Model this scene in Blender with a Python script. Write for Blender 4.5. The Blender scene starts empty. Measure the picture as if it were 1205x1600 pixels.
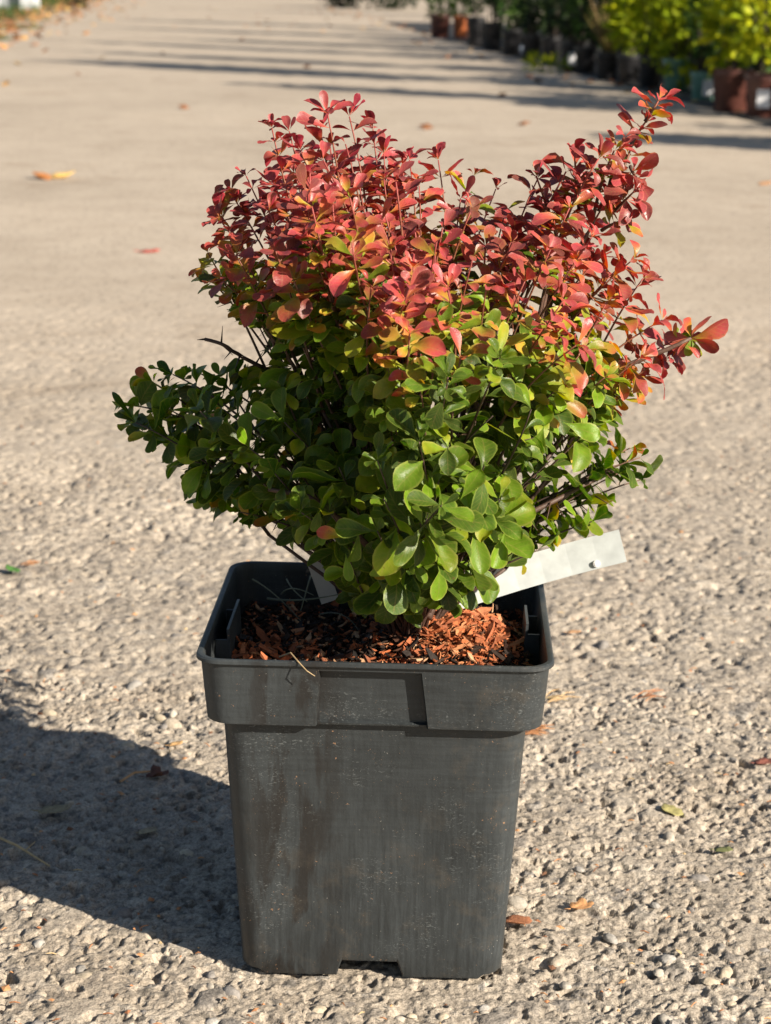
import bpy, math, random
import numpy as np
from mathutils import Vector, Matrix

random.seed(11)
RNG = np.random.default_rng(11)
scene = bpy.context.scene
COL = scene.collection

# ------------------------------------------------------------------ camera
PITCH, ROLL, CAM_H, FOC = math.radians(14.605), -0.0152, 0.5126, 3224.0
cam = bpy.data.cameras.new('camera')
cam.sensor_fit = 'VERTICAL'
cam.sensor_height = 24.0
cam.sensor_width = 18.0
cam.lens = FOC / 1600 * 24.0
cam.clip_start = 0.05
cam.clip_end = 2000
cam.dof.use_dof = True
cam.dof.focus_distance = 1.03
cam.dof.aperture_fstop = 13.5
cam_ob = bpy.data.objects.new('camera', cam)
COL.objects.link(cam_ob)
cam_ob.matrix_world = (Matrix.Translation((0, 0, CAM_H)) @ Matrix.Rotation(math.pi / 2 - PITCH, 4, 'X')
                       @ Matrix.Rotation(-ROLL, 4, 'Z'))
scene.camera = cam_ob

# ------------------------------------------------------------------ light
SUN_EL, SUN_AZ = math.radians(28), math.radians(37)
SUN = Vector((math.cos(SUN_EL) * math.cos(SUN_AZ), -math.cos(SUN_EL) * math.sin(SUN_AZ), math.sin(SUN_EL)))
world = bpy.data.worlds.new('World')
scene.world = world
world.use_nodes = True
wn = world.node_tree
bg = wn.nodes['Background']
sky = wn.nodes.new('ShaderNodeTexSky')
sky.sky_type = 'NISHITA'
sky.sun_disc = False
sky.sun_elevation = SUN_EL
sky.sun_rotation = math.atan2(SUN.x, SUN.y)
wn.links.new(sky.outputs[0], bg.inputs[0])
bg.inputs[1].default_value = 0.05
sl = bpy.data.lights.new('sun', 'SUN')
sl.energy = 5.0
sl.angle = math.radians(0.5)
sl.color = (1.0, 0.895, 0.755)
so = bpy.data.objects.new('sun', sl)
COL.objects.link(so)
so.rotation_euler = SUN.to_track_quat('Z', 'Y').to_euler()
so.location = (3, -2, 4)
vs = scene.view_settings
vs.view_transform = 'Standard'
vs.look = 'None'
vs.gamma = 1.0
vs.use_curve_mapping = False
vs.exposure = 1.02
scene.cycles.max_bounces = 8
scene.cycles.transparent_max_bounces = 8

# ------------------------------------------------------------------ helpers
def ray(x, y):
    a0, b0 = x - 602.5, 800 - y
    a = a0 * math.cos(ROLL) + b0 * math.sin(ROLL)
    b = -a0 * math.sin(ROLL) + b0 * math.cos(ROLL)
    dx, dz = a / FOC, b / FOC
    return Vector((dx, math.cos(PITCH) + dz * math.sin(PITCH), -math.sin(PITCH) + dz * math.cos(PITCH)))

def ground(x, y, z=0.0):
    r = ray(x, y)
    return Vector((0, 0, CAM_H)) + r * ((z - CAM_H) / r.z)

def at(x, y, Y):
    r = ray(x, y)
    return Vector((0, 0, CAM_H)) + r * (Y / r.y)

def project(P):
    P = np.asarray(P, float)
    dy, dz = P[..., 1], P[..., 2] - CAM_H
    z = dy * math.cos(PITCH) - dz * math.sin(PITCH)
    v = dy * math.sin(PITCH) + dz * math.cos(PITCH)
    a, b = FOC * P[..., 0] / z, FOC * v / z
    return (602.5 + a * math.cos(ROLL) - b * math.sin(ROLL), 800 - (a * math.sin(ROLL) + b * math.cos(ROLL)), z)

def mesh_np(name, V, F, attrs=None, smooth=True, fsize=None):
    """mesh from numpy arrays; F is (n,k)"""
    V = np.asarray(V, np.float32).reshape(-1, 3)
    F = np.asarray(F, np.int32)
    me = bpy.data.meshes.new(name)
    me.vertices.add(len(V)); me.vertices.foreach_set('co', V.ravel())
    k = F.shape[1]
    me.loops.add(F.size); me.loops.foreach_set('vertex_index', F.ravel())
    me.polygons.add(len(F))
    me.polygons.foreach_set('loop_start', np.arange(0, F.size, k, dtype=np.int32))
    me.polygons.foreach_set('loop_total', np.full(len(F), k, np.int32))
    me.polygons.foreach_set('use_smooth', np.full(len(F), smooth))
    me.update(calc_edges=True)
    for an, (kind, data) in (attrs or {}).items():
        at_ = me.attributes.new(an, kind, 'POINT')
        d = np.asarray(data, np.float32)
        at_.data.foreach_set('value' if kind == 'FLOAT' else 'vector', d.ravel())
    me.validate()
    return me

class MB:
    """collects polygons for ONE mesh"""
    def __init__(self): self.v, self.f, self.a = [], [], []
    def add(self, vs_, fs_, a=0.0):
        o = len(self.v)
        self.v += [tuple(p) for p in vs_]
        self.f += [tuple(i + o for i in f) for f in fs_]
        self.a += [a] * len(vs_) if not hasattr(a, '__len__') else list(a)
    def box(self, c, s, M=None, a=0.0):
        x, y, z = s[0] / 2, s[1] / 2, s[2] / 2
        P = [Vector((i, j, k)) for k in (-z, z) for j in (-y, y) for i in (-x, x)]
        if M is not None: P = [M @ p for p in P]
        c = Vector(c)
        self.add([p + c for p in P], [(0, 2, 3, 1), (4, 5, 7, 6), (0, 1, 5, 4), (2, 6, 7, 3), (0, 4, 6, 2), (1, 3, 7, 5)], a)
    def tube(self, pts, radii, n=6, a=0.0, cap=True):
        pts = [Vector(p) for p in pts]
        rings = []
        ref = Vector((0.31, 0.2, 0.93))
        for i, p in enumerate(pts):
            d = (pts[min(i + 1, len(pts) - 1)] - pts[max(i - 1, 0)]).normalized()
            u = d.cross(ref)
            if u.length < 1e-4: u = d.cross(Vector((1, 0, 0)))
            u.normalize(); w = d.cross(u)
            r = radii[i] if hasattr(radii, '__len__') else radii
            rings.append([p + (u * math.cos(t) + w * math.sin(t)) * r for t in [2 * math.pi * j / n for j in range(n)]])
        vs_ = [q for r in rings for q in r]
        fs_ = [(i * n + j, i * n + (j + 1) % n, (i + 1) * n + (j + 1) % n, (i + 1) * n + j) for i in range(len(pts) - 1) for j in range(n)]
        if cap:
            fs_.append(tuple(range(n))[::-1]); fs_.append(tuple((len(pts) - 1) * n + j for j in range(n)))
        self.add(vs_, fs_, a)
    def build(self, name, mat, parent=None, smooth=False, loc=None):
        me = bpy.data.meshes.new(name)
        me.from_pydata(self.v, [], self.f)
        if any(self.a):
            at_ = me.attributes.new('rk', 'FLOAT', 'POINT')
            at_.data.foreach_set('value', np.array(self.a, np.float32))
        if smooth: me.polygons.foreach_set('use_smooth', [True] * len(me.polygons))
        me.validate(); me.update()
        return link(name, me, mat, parent, loc)

def link(name, me, mat=None, parent=None, loc=None):
    o = bpy.data.objects.new(name, me)
    if mat is not None and not me.materials: me.materials.append(mat)
    COL.objects.link(o)
    if parent is not None: o.parent = parent
    if loc is not None: o.location = loc
    return o

def tag(o, label=None, cat=None, group=None, kind=None):
    if label: o['label'] = label
    if cat: o['category'] = cat
    if group: o['group'] = group
    if kind: o['kind'] = kind
    return o

def empty(name, loc, rz=0.0):
    o = bpy.data.objects.new(name, None)
    o.empty_display_size = 0.05
    COL.objects.link(o)
    o.location = loc; o.rotation_euler = (0, 0, rz)
    return o

# ------------------------------------------------------------------ materials
class NT:
    def __init__(self, name):
        self.m = bpy.data.materials.new(name); self.m.use_nodes = True
        self.t = self.m.node_tree; self.n = self.t.nodes
        self.bsdf = self.n['Principled BSDF']; self.out = self.n['Material Output']
    def new(self, typ, **kw):
        x = self.n.new(typ)
        for k, v in kw.items(): setattr(x, k, v)
        return x
    def ln(self, a, b): self.t.links.new(a, b)
    def noise(self, scale, detail=3, rough=0.55, vec=None, dist=0.0):
        x = self.new('ShaderNodeTexNoise'); x.inputs['Scale'].default_value = scale
        x.inputs['Detail'].default_value = detail; x.inputs['Roughness'].default_value = rough
        x.inputs['Distortion'].default_value = dist
        if vec is not None: self.ln(vec, x.inputs['Vector'])
        return x.outputs['Fac']
    def pos(self, obj=False):
        return self.new('ShaderNodeTexCoord').outputs['Object'] if obj else self.new('ShaderNodeNewGeometry').outputs['Position']
    def scale(self, vec, s):
        x = self.new('ShaderNodeMapping'); x.inputs['Scale'].default_value = s; self.ln(vec, x.inputs['Vector']); return x.outputs[0]
    def ramp(self, fac, stops, interp='LINEAR'):
        x = self.new('ShaderNodeValToRGB'); cr = x.color_ramp; cr.interpolation = interp
        while len(cr.elements) < len(stops): cr.elements.new(0.5)
        for e, (p, c) in zip(cr.elements, stops):
            e.position = p; e.color = (c, c, c, 1) if not hasattr(c, '__len__') else (*c, 1)
        self.ln(fac, x.inputs[0]); return x.outputs['Color']
    def math(self, op, a, b=None, clamp=False):
        x = self.new('ShaderNodeMath', operation=op); x.use_clamp = clamp
        for i, v in enumerate((a, b)):
            if v is None: continue
            if isinstance(v, (int, float)): x.inputs[i].default_value = v
            else: self.ln(v, x.inputs[i])
        return x.outputs[0]
    def mix(self, fac, a, b, blend='MIX'):
        x = self.new('ShaderNodeMix', data_type='RGBA', blend_type=blend)
        for s, v in ((x.inputs[0], fac), (x.inputs[6], a), (x.inputs[7], b)):
            if isinstance(v, (int, float)): s.default_value = v
            elif isinstance(v, tuple): s.default_value = (*v, 1)
            else: self.ln(v, s)
        return x.outputs[2]
    def bump(self, h, dist, strength=1.0):
        x = self.new('ShaderNodeBump'); x.inputs['Distance'].default_value = dist; x.inputs['Strength'].default_value = strength
        self.ln(h, x.inputs['Height']); self.ln(x.outputs[0], self.bsdf.inputs['Normal']); return x
    def set(self, **kw):
        for k, v in kw.items():
            s = self.bsdf.inputs[k.replace('_', ' ')]
            if isinstance(v, (int, float)): s.default_value = v
            elif isinstance(v, tuple): s.default_value = (*v, 1) if len(v) == 3 else v
            else: self.ln(v, s)
    def attr(self, name):
        x = self.new('ShaderNodeAttribute'); x.attribute_name = name; return x

def simple(name, col, rough=0.6, var=0.25, scale=30, bump=0.0):
    t = NT(name)
    n = t.noise(scale, 4, vec=t.pos())
    dark = tuple(c * (1 - var) for c in col); lite = tuple(min(1, c * (1 + var)) for c in col)
    t.set(Base_Color=t.ramp(n, [(0.3, dark), (0.7, lite)]), Roughness=rough)
    if bump: t.bump(n, bump)
    return t.m

# pavement: worn exposed-aggregate concrete; beyond the modelled relief its stones and the shade in its pits are carried by colour and bump
def mat_pavement():
    t = NT('worn_concrete')
    p = t.pos()
    sep = t.new('ShaderNodeSeparateXYZ'); t.ln(p, sep.inputs[0])
    mr = t.new('ShaderNodeMapRange'); mr.interpolation_type = 'SMOOTHSTEP'
    mr.inputs[1].default_value = 1.5; mr.inputs[2].default_value = 3.3; t.ln(sep.outputs[1], mr.inputs[0])
    far = mr.outputs[0]
    tone = t.attr('tone').outputs['Fac']
    n1 = t.noise(140, 4, 0.6, p)
    n2 = t.noise(9, 4, 0.6, p)
    n3 = t.noise(0.9, 4, 0.6, p)
    fine = t.noise(750, 3, 0.75, p)
    sp = t.noise(330, 2, 0.6, p)
    base = t.ramp(tone, [(0.0, (0.22, 0.205, 0.185)), (0.25, (0.37, 0.325, 0.262)), (0.6, (0.43, 0.378, 0.305)), (0.85, (0.50, 0.445, 0.362)), (1.0, (0.255, 0.245, 0.228))])
    c = t.mix(0.55, base, t.ramp(n1, [(0.3, 0.62), (0.5, 1.0), (0.75, 1.2)]), 'MULTIPLY')
    c = t.mix(0.75, c, t.ramp(fine, [(0.36, 0.45), (0.5, 1.0), (0.64, 1.25)]), 'MULTIPLY')
    c = t.mix(0.6, c, t.ramp(sp, [(0.34, 0.55), (0.46, 1.0), (0.7, 1.12)]), 'MULTIPLY')
    fn = t.noise(75, 5, 0.7, p)
    cf = t.ramp(fn, [(0.28, (0.25, 0.213, 0.17)), (0.40, (0.42, 0.360, 0.285)), (0.62, (0.475, 0.410, 0.325))])
    c = t.mix(far, c, cf)
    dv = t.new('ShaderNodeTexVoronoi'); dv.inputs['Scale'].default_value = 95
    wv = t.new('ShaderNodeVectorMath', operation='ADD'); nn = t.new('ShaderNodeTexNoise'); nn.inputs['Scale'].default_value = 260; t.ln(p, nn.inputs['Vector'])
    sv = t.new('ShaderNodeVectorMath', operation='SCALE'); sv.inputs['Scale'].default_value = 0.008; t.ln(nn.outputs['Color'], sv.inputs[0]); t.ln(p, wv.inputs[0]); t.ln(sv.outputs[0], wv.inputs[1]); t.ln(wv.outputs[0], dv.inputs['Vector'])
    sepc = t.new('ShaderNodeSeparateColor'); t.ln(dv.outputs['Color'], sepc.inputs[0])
    dark = t.math('MULTIPLY', t.ramp(dv.outputs['Distance'], [(0.26, 1.0), (0.40, 0.0)]), t.math('GREATER_THAN', sepc.outputs[0], 0.76))  # dark spots: dark stones, and shade of pits painted into the colour
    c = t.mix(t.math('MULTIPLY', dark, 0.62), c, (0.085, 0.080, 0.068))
    c = t.mix(0.6, c, t.ramp(n2, [(0.3, (0.82, 0.80, 0.78)), (0.6, (1.0, 1.0, 1.0)), (0.8, (1.06, 1.05, 1.02))]), 'MULTIPLY')
    c = t.mix(0.85, c, t.ramp(n3, [(0.32, (0.84, 0.82, 0.81)), (0.55, (1.0, 0.985, 0.985)), (0.72, (1.05, 1.03, 1.02))]), 'MULTIPLY')
    st = t.noise(2.6, 5, 0.7, p, 1.0)
    c = t.mix(0.8, c, t.ramp(st, [(0.34, (0.80, 0.77, 0.74)), (0.44, (1.0, 1.0, 1.0))]), 'MULTIPLY')
    t.set(Base_Color=c, Roughness=0.9)
    t.bsdf.inputs['Specular IOR Level'].default_value = 0.2
    h = t.math('ADD', t.math('MULTIPLY', fine, 0.6), t.math('ADD', t.math('MULTIPLY', sp, 0.5), n1))
    b = t.bump(h, 0.0015, 1.0)
    t.ln(t.math('MULTIPLY', t.math('SUBTRACT', 1.0, far), 0.9), b.inputs['Strength'])
    return t.m

def mat_pot():
    t = NT('black_pot_plastic')
    p = t.pos(True)
    sp_ = t.new('ShaderNodeSeparateXYZ'); t.ln(p, sp_.inputs[0])
    X, Z = sp_.outputs[0], sp_.outputs[2]
    n1 = t.noise(22, 5, 0.6, p)
    vert = t.noise(1.0, 4, 0.7, t.scale(p, (520, 520, 22)), 0.3)       # wipe marks running down
    horz = t.noise(1.0, 4, 0.7, t.scale(p, (24, 24, 420)), 0.3)        # wipe marks running across
    low = t.ramp(t.math('ADD', Z, t.math('MULTIPLY', t.math('SUBTRACT', n1, 0.5), 0.06)), [(0.05, 1.0), (0.12, 0.0)])
    edge = t.ramp(t.math('ADD', t.math('ABSOLUTE', X), t.math('MULTIPLY', t.math('SUBTRACT', n1, 0.5), 0.05)), [(0.045, 0.0), (0.075, 1.0)])
    wipe = t.mix(low, t.math('ADD', t.math('MULTIPLY', vert, 0.45), t.math('MULTIPLY', horz, 0.55)), vert)
    dust = t.math('ADD', t.math('MULTIPLY', wipe, 0.62), t.math('ADD', t.math('MULTIPLY', n1, 0.38), t.math('MULTIPLY', edge, 0.06)))
    fac = t.ramp(dust, [(0.34, 0.10), (0.52, 0.50), (0.68, 0.95)])
    c = t.mix(fac, (0.0140, 0.0158, 0.0168), (0.044, 0.051, 0.054))
    # damp smear, slanting, on the left of the front
    rot = t.new('ShaderNodeMapping'); rot.inputs['Rotation'].default_value = (0, math.radians(-32), 0); rot.inputs['Scale'].default_value = (75, 40, 17); t.ln(p, rot.inputs['Vector'])
    sm = t.noise(1.0, 5, 0.65, rot.outputs[0], 0.4)
    left = t.ramp(t.math('ADD', t.math('MULTIPLY', t.math('ABSOLUTE', t.math('ADD', X, 0.042)), -1.0), 0.10), [(0.070, 0.0), (0.088, 1.0)])
    c = t.mix(t.math('MULTIPLY', t.ramp(sm, [(0.47, 0.0), (0.56, 0.85)]), left), c, (0.0150, 0.0135, 0.0125))
    # pale scratches
    sc2 = t.noise(1.0, 2, 0.5, t.scale(p, (380, 380, 900)), 1.6)
    patch = t.ramp(t.noise(28, 3, 0.6, p), [(0.50, 0.0), (0.64, 1.0)])
    c = t.mix(t.math('MULTIPLY', t.ramp(sc2, [(0.60, 0.0), (0.68, 0.55)]), patch), c, (0.15, 0.165, 0.165))
    # splashed soil: brown film low down and towards the right, and crumbs of several colours
    film = t.math('MULTIPLY', t.ramp(t.noise(60, 5, 0.7, p), [(0.52, 0.0), (0.70, 0.3)]), t.math('MAXIMUM', t.math('MULTIPLY', low, 0.8), t.ramp(X, [(0.02, 0.0), (0.06, 1.0)])))
    c = t.mix(film, c, (0.105, 0.085, 0.062))
    for sc_, th, gate, colr in ((300, 0.12, 0.61, (0.28, 0.16, 0.09)), (420, 0.10, 0.60, (0.30, 0.29, 0.26)), (760, 0.14, 0.60, (0.20, 0.13, 0.08))):
        v = t.new('ShaderNodeTexVoronoi'); v.inputs['Scale'].default_value = sc_
        wv = t.new('ShaderNodeVectorMath', operation='ADD'); nn = t.new('ShaderNodeTexNoise'); nn.inputs['Scale'].default_value = sc_ * 3; t.ln(p, nn.inputs['Vector'])
        sv = t.new('ShaderNodeVectorMath', operation='SCALE'); sv.inputs['Scale'].default_value = 0.9 / sc_; t.ln(nn.outputs['Color'], sv.inputs[0]); t.ln(p, wv.inputs[0]); t.ln(sv.outputs[0], wv.inputs[1]); t.ln(wv.outputs[0], v.inputs['Vector'])
        g = t.math('GREATER_THAN', t.noise(sc_ * 0.16, 3, 0.6, p), gate)
        c = t.mix(t.math('MULTIPLY', t.math('MULTIPLY', t.math('LESS_THAN', v.outputs['Distance'], th), g), 0.8), c, colr)
    t.set(Base_Color=c, Roughness=t.ramp(dust, [(0.40, 0.38), (0.7, 0.60)]))
    t.bsdf.inputs['Specular IOR Level'].default_value = 0.4
    scr = t.noise(420, 3, 0.7, p)
    t.bump(t.math('ADD', t.math('MULTIPLY', scr, 0.25), n1), 0.0011, 0.6)
    return t.m

def mat_leaf(name, use_object):
    """lv = (t along leaf, |s| across, random); k = (redness, purple and painted shade, value)"""
    t = NT(name)
    lv = t.new('ShaderNodeSeparateXYZ'); t.ln(t.attr('lv').outputs['Vector'], lv.inputs[0])
    tt, ss = lv.outputs[0], lv.outputs[1]
    k = t.new('ShaderNodeSeparateXYZ')
    if use_object: t.ln(t.new('ShaderNodeObjectInfo').outputs['Color'], k.inputs[0])
    else: t.ln(t.attr('leafk').outputs['Vector'], k.inputs[0])
    r, hj, val = k.outputs[0], k.outputs[1], k.outputs[2]
    nz = t.noise(170, 3, 0.6, t.pos())
    # the leaf base stays greener / yellower than its tip
    rl = t.math('ADD', r, t.math('MULTIPLY', t.math('MULTIPLY', t.math('SUBTRACT', tt, 0.66), 0.50), t.ramp(r, [(0.2, 0.1), (0.6, 1.0)])))
    rl = t.math('ADD', rl, t.math('MULTIPLY', t.math('SUBTRACT', nz, 0.5), 0.22), True)
    stops = [(0.0, (0.025, 0.078, 0.006)), (0.22, (0.145, 0.280, 0.008)), (0.38, (0.31, 0.335, 0.014)), (0.52, (0.48, 0.25, 0.028)), (0.64, (0.54, 0.105, 0.046)), (0.80, (0.50, 0.044, 0.066)), (1.0, (0.32, 0.024, 0.056))]
    c = t.ramp(rl, stops)
    purple = t.mix(0.75, c, (0.075, 0.022, 0.032))  # dark purple: leaf pigment, and crown shade painted into the colour
    c = t.mix(t.math('MULTIPLY', hj, 0.85, True), c, purple)
    # midrib; pale margin paints the backlit rim into the colour
    rib = t.math('LESS_THAN', ss, 0.06)
    c = t.mix(t.math('MULTIPLY', rib, 0.30), c, t.mix(0.5, c, (0.45, 0.30, 0.12)))
    mar = t.ramp(ss, [(0.80, 0.0), (0.98, 1.0)])
    mcol = t.ramp(rl, [(0.0, (0.24, 0.32, 0.05)), (0.45, (0.50, 0.44, 0.10)), (0.7, (0.52, 0.20, 0.09)), (1.0, (0.48, 0.11, 0.10))])
    c = t.mix(t.math('MULTIPLY', mar, 0.68), c, mcol)
    hs = t.new('ShaderNodeHueSaturation'); t.ln(c, hs.inputs['Color']); t.ln(val, hs.inputs['Value'])
    c = hs.outputs['Color']
    # the underside is duller and paler
    gb = t.new('ShaderNodeNewGeometry').outputs['Backfacing']
    c = t.mix(t.math('MULTIPLY', gb, 0.30), c, t.mix(0.5, c, (0.22, 0.20, 0.06)))
    # side veins, blemishes
    ph = t.math('SINE', t.math('ADD', t.math('MULTIPLY', tt, 52.0), t.math('MULTIPLY', ss, -14.0)))
    vein = t.ramp(ph, [(0.80, 0.0), (0.97, 0.22)])
    c = t.mix(vein, c, t.mix(0.6, c, (0.40, 0.32, 0.10)))
    bl = t.noise(420, 3, 0.7, t.pos())
    c = t.mix(t.ramp(bl, [(0.64, 0.0), (0.72, 0.55)]), c, (0.16, 0.075, 0.03))
    blot = t.noise(95, 3, 0.6, t.pos())
    c = t.mix(0.55, c, t.ramp(blot, [(0.3, 0.68), (0.55, 1.0), (0.7, 1.15)]), 'MULTIPLY')
    t.set(Base_Color=c, Roughness=t.ramp(blot, [(0.3, 0.30), (0.7, 0.5)]))
    t.ln(t.math('ADD', 0.28, t.math('MULTIPLY', rl, 0.12)), t.bsdf.inputs['Specular IOR Level'])
    t.bump(t.noise(1500, 2, 0.5, t.pos()), 0.0002, 0.5)
    tr = t.new('ShaderNodeBsdfTranslucent')
    tc = t.mix(1.0, c, (1.0, 0.95, 0.55), 'MULTIPLY')
    hs2 = t.new('ShaderNodeHueSaturation'); hs2.inputs['Value'].default_value = 1.3; hs2.inputs['Saturation'].default_value = 1.05; t.ln(tc, hs2.inputs['Color']); t.ln(hs2.outputs['Color'], tr.inputs['Color'])
    ms = t.new('ShaderNodeMixShader'); t.ln(t.math('SUBTRACT', 0.40, t.math('MULTIPLY', rl, 0.16)), ms.inputs[0])
    t.ln(t.bsdf.outputs[0], ms.inputs[1]); t.ln(tr.outputs[0], ms.inputs[2]); t.ln(ms.outputs[0], t.out.inputs['Surface'])
    return t.m

def mat_stem():
    t = NT('woody_stem')
    n = t.noise(300, 4, 0.6, t.pos())
    r = t.attr('rk').outputs['Fac']
    c = t.ramp(t.math('ADD', r, t.math('MULTIPLY', t.math('SUBTRACT', n, 0.5), 0.3)), [(0.0, (0.045, 0.028, 0.022)), (0.35, (0.13, 0.070, 0.045)), (0.65, (0.20, 0.070, 0.035)), (1.0, (0.30, 0.045, 0.042))])
    t.set(Base_Color=c, Roughness=0.6); t.bump(n, 0.0006, 0.8)
    return t.m

def mat_objcol(name, rough=0.85, scale=400, bump=0.0008):
    """colour from obj.color, mottled"""
    t = NT(name)
    n = t.noise(scale, 4, 0.65, t.pos())
    c = t.mix(0.7, t.new('ShaderNodeObjectInfo').outputs['Color'], t.ramp(n, [(0.3, 0.45), (0.7, 1.25)]), 'MULTIPLY')
    t.set(Base_Color=c, Roughness=rough)
    if bump: t.bump(n, bump, 0.8)
    return t.m

def mat_tone(name, stops, rough=0.85, scale=400, bump=0.0008, transl=0.0):
    """colour from the per-vertex pigment value rk"""
    t = NT(name)
    n = t.noise(scale, 4, 0.65, t.pos())
    c = t.ramp(t.attr('rk').outputs['Fac'], stops)
    c = t.mix(0.7, c, t.ramp(n, [(0.3, 0.5), (0.7, 1.2)]), 'MULTIPLY')
    t.set(Base_Color=c, Roughness=rough)
    t.bsdf.inputs['Specular IOR Level'].default_value = 0.18
    if bump: t.bump(n, bump, 0.8)
    if transl:
        tr = t.new('ShaderNodeBsdfTranslucent'); t.ln(c, tr.inputs['Color'])
        ms = t.new('ShaderNodeMixShader'); ms.inputs[0].default_value = transl
        t.ln(t.bsdf.outputs[0], ms.inputs[1]); t.ln(tr.outputs[0], ms.inputs[2]); t.ln(ms.outputs[0], t.out.inputs['Surface'])
    return t.m

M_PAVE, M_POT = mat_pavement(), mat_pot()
M_LEAF_OBJ, M_LEAF = mat_leaf('barberry_leaf', True), mat_leaf('barberry_foliage', False)
M_STEM = mat_stem()
M_OBJ = mat_objcol('loose_piece')
CHIP_STOPS = [(0.0, (0.010, 0.008, 0.007)), (0.3, (0.045, 0.028, 0.020)), (0.5, (0.20, 0.070, 0.032)), (0.75, (0.44, 0.125, 0.045)), (0.9, (0.50, 0.22, 0.10)), (1.0, (0.50, 0.36, 0.22))]
M_CHIPS = mat_tone('bark_chips', CHIP_STOPS)
M_SOIL = mat_tone('dark_soil', [(0.0, (0.012, 0.009, 0.008)), (0.5, (0.035, 0.022, 0.016)), (1.0, (0.22, 0.075, 0.035))], 0.95, 500, 0.002)

# ------------------------------------------------------------------ the pavement (real relief near the camera)
def hash2(ix, iy, seed):
    h = (ix.astype(np.int64) * 374761393 + iy.astype(np.int64) * 668265263 + seed * 2147483647) & 0xFFFFFFFF
    h = ((h ^ (h >> 13)) * 1274126177) & 0xFFFFFFFF
    h = (h ^ (h >> 16)) & 0xFFFFFFFF
    h2 = (h * 2246822519 + 3266489917) & 0xFFFFFFFF
    h2 = (h2 ^ (h2 >> 15)) & 0xFFFFFFFF
    h3 = (h2 * 3266489917 + 668265263) & 0xFFFFFFFF
    h3 = (h3 ^ (h3 >> 14)) & 0xFFFFFFFF
    h4 = (h3 * 374761393 + 974711) & 0xFFFFFFFF
    h4 = (h4 ^ (h4 >> 13)) & 0xFFFFFFFF
    return [(q & 0xFFFFFF).astype(np.float32) / 16777216.0 for q in (h, h2, h3, h4)]

def vnoise(x, y, cell, seed):
    u, v = x / cell, y / cell
    iu, iv = np.floor(u), np.floor(v)
    fu, fv = u - iu, v - iv
    fu, fv = fu * fu * (3 - 2 * fu), fv * fv * (3 - 2 * fv)
    g = [[hash2(iu + i, iv + j, seed)[0] for j in (0, 1)] for i in (0, 1)]
    return (g[0][0] * (1 - fu) + g[1][0] * fu) * (1 - fv) + (g[0][1] * (1 - fu) + g[1][1] * fu) * fv

def lumps(x, y, cell, seed, prob, amp, power=0.5, rad=(0.35, 0.75)):
    """max over jittered stones of a dome; returns height and the stone's tone"""
    u, v = x / cell, y / cell
    iu, iv = np.floor(u), np.floor(v)
    best = np.zeros_like(x); tone = np.full_like(x, 0.5)
    for i in (-1, 0, 1):
        for j in (-1, 0, 1):
            cx, cy = iu + i, iv + j
            a, b, c, d = hash2(cx, cy, seed)
            dx, dy = u - (cx + a), v - (cy + b)
            ang = c * 6.283
            ca, sa = np.cos(ang), np.sin(ang)
            ex, ey = dx * ca + dy * sa, (-dx * sa + dy * ca) * (1.0 + 0.7 * d)
            r = rad[0] + (rad[1] - rad[0]) * d
            q = 1 - (ex * ex + ey * ey) / (r * r)
            frac = (c * 7.31 + d * 3.17) % 1.0
            h = np.where((frac < prob) & (q > 0), np.clip(q, 0, 1) ** power * (0.35 + 0.65 * ((a + b) % 1.0)), 0) * amp
            m = h > best
            best = np.where(m, h, best); tone = np.where(m, (a * 5.3 + d * 2.9) % 1.0, tone)
    return best, tone

def pave_height(x, y):
    wx = x + (vnoise(x, y, 0.007, 3) - 0.5) * 0.006 + (vnoise(x, y, 0.0025, 31) - 0.5) * 0.0022
    wy = y + (vnoise(x, y, 0.007, 4) - 0.5) * 0.006 + (vnoise(x, y, 0.0025, 32) - 0.5) * 0.0022
    big, t1 = lumps(wx, wy, 0.017, 5, 0.24, 0.0032, 0.34)
    mid, t2 = lumps(wx, wy, 0.0074, 6, 0.52, 0.0019, 0.35)
    sml, t3 = lumps(wx, wy, 0.0034, 7, 0.7, 0.0009, 0.4)
    p1, _ = lumps(wx, wy, 0.0150, 8, 0.52, 0.0075, 0.45, (0.16, 0.40))
    p2, _ = lumps(wx, wy, 0.0070, 9, 0.34, 0.0040, 0.45, (0.16, 0.42))
    h = np.maximum(big, mid) + sml * 0.8 - p1 - p2
    h += (vnoise(x, y, 0.0015, 10) - 0.5) * 0.0011 + (vnoise(x, y, 0.0034, 11) - 0.5) * 0.0017 + (vnoise(x, y, 0.03, 13) - 0.5) * 0.0035
    h += (vnoise(x, y, 0.11, 12) - 0.5) * 0.004
    tone = np.where(big > mid, t1, np.where(mid > 0.0004, t2, t3))
    tone = np.clip(0.5 + (tone - 0.5) * 0.95, 0, 1)
    wear = 0.55 + 0.75 * vnoise(x, y, 0.16, 15) * (0.6 + 0.8 * vnoise(x, y, 0.05, 16))
    h = (h - 0.0020) * np.clip(wear, 0.5, 1.15)
    cap = 0.0001 + 0.0009 * vnoise(x, y, 0.02, 14)
    h = np.where(h > cap, cap + (h - cap) * 0.18, h)
    return h, tone

def tile(x0, x1, y0, y1, dx, dy):
    nx, ny = int(round((x1 - x0) / dx)) + 1, int(round((y1 - y0) / dy)) + 1
    X, Y = np.meshgrid(np.linspace(x0, x1, nx), np.linspace(y0, y1, ny))
    i = np.arange(ny - 1)[:, None] * nx + np.arange(nx - 1)[None, :]
    F = np.stack([i, i + 1, i + nx + 1, i + nx], -1).reshape(-1, 4)
    return X.astype(np.float32).ravel(), Y.astype(np.float32).ravel(), F

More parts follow.
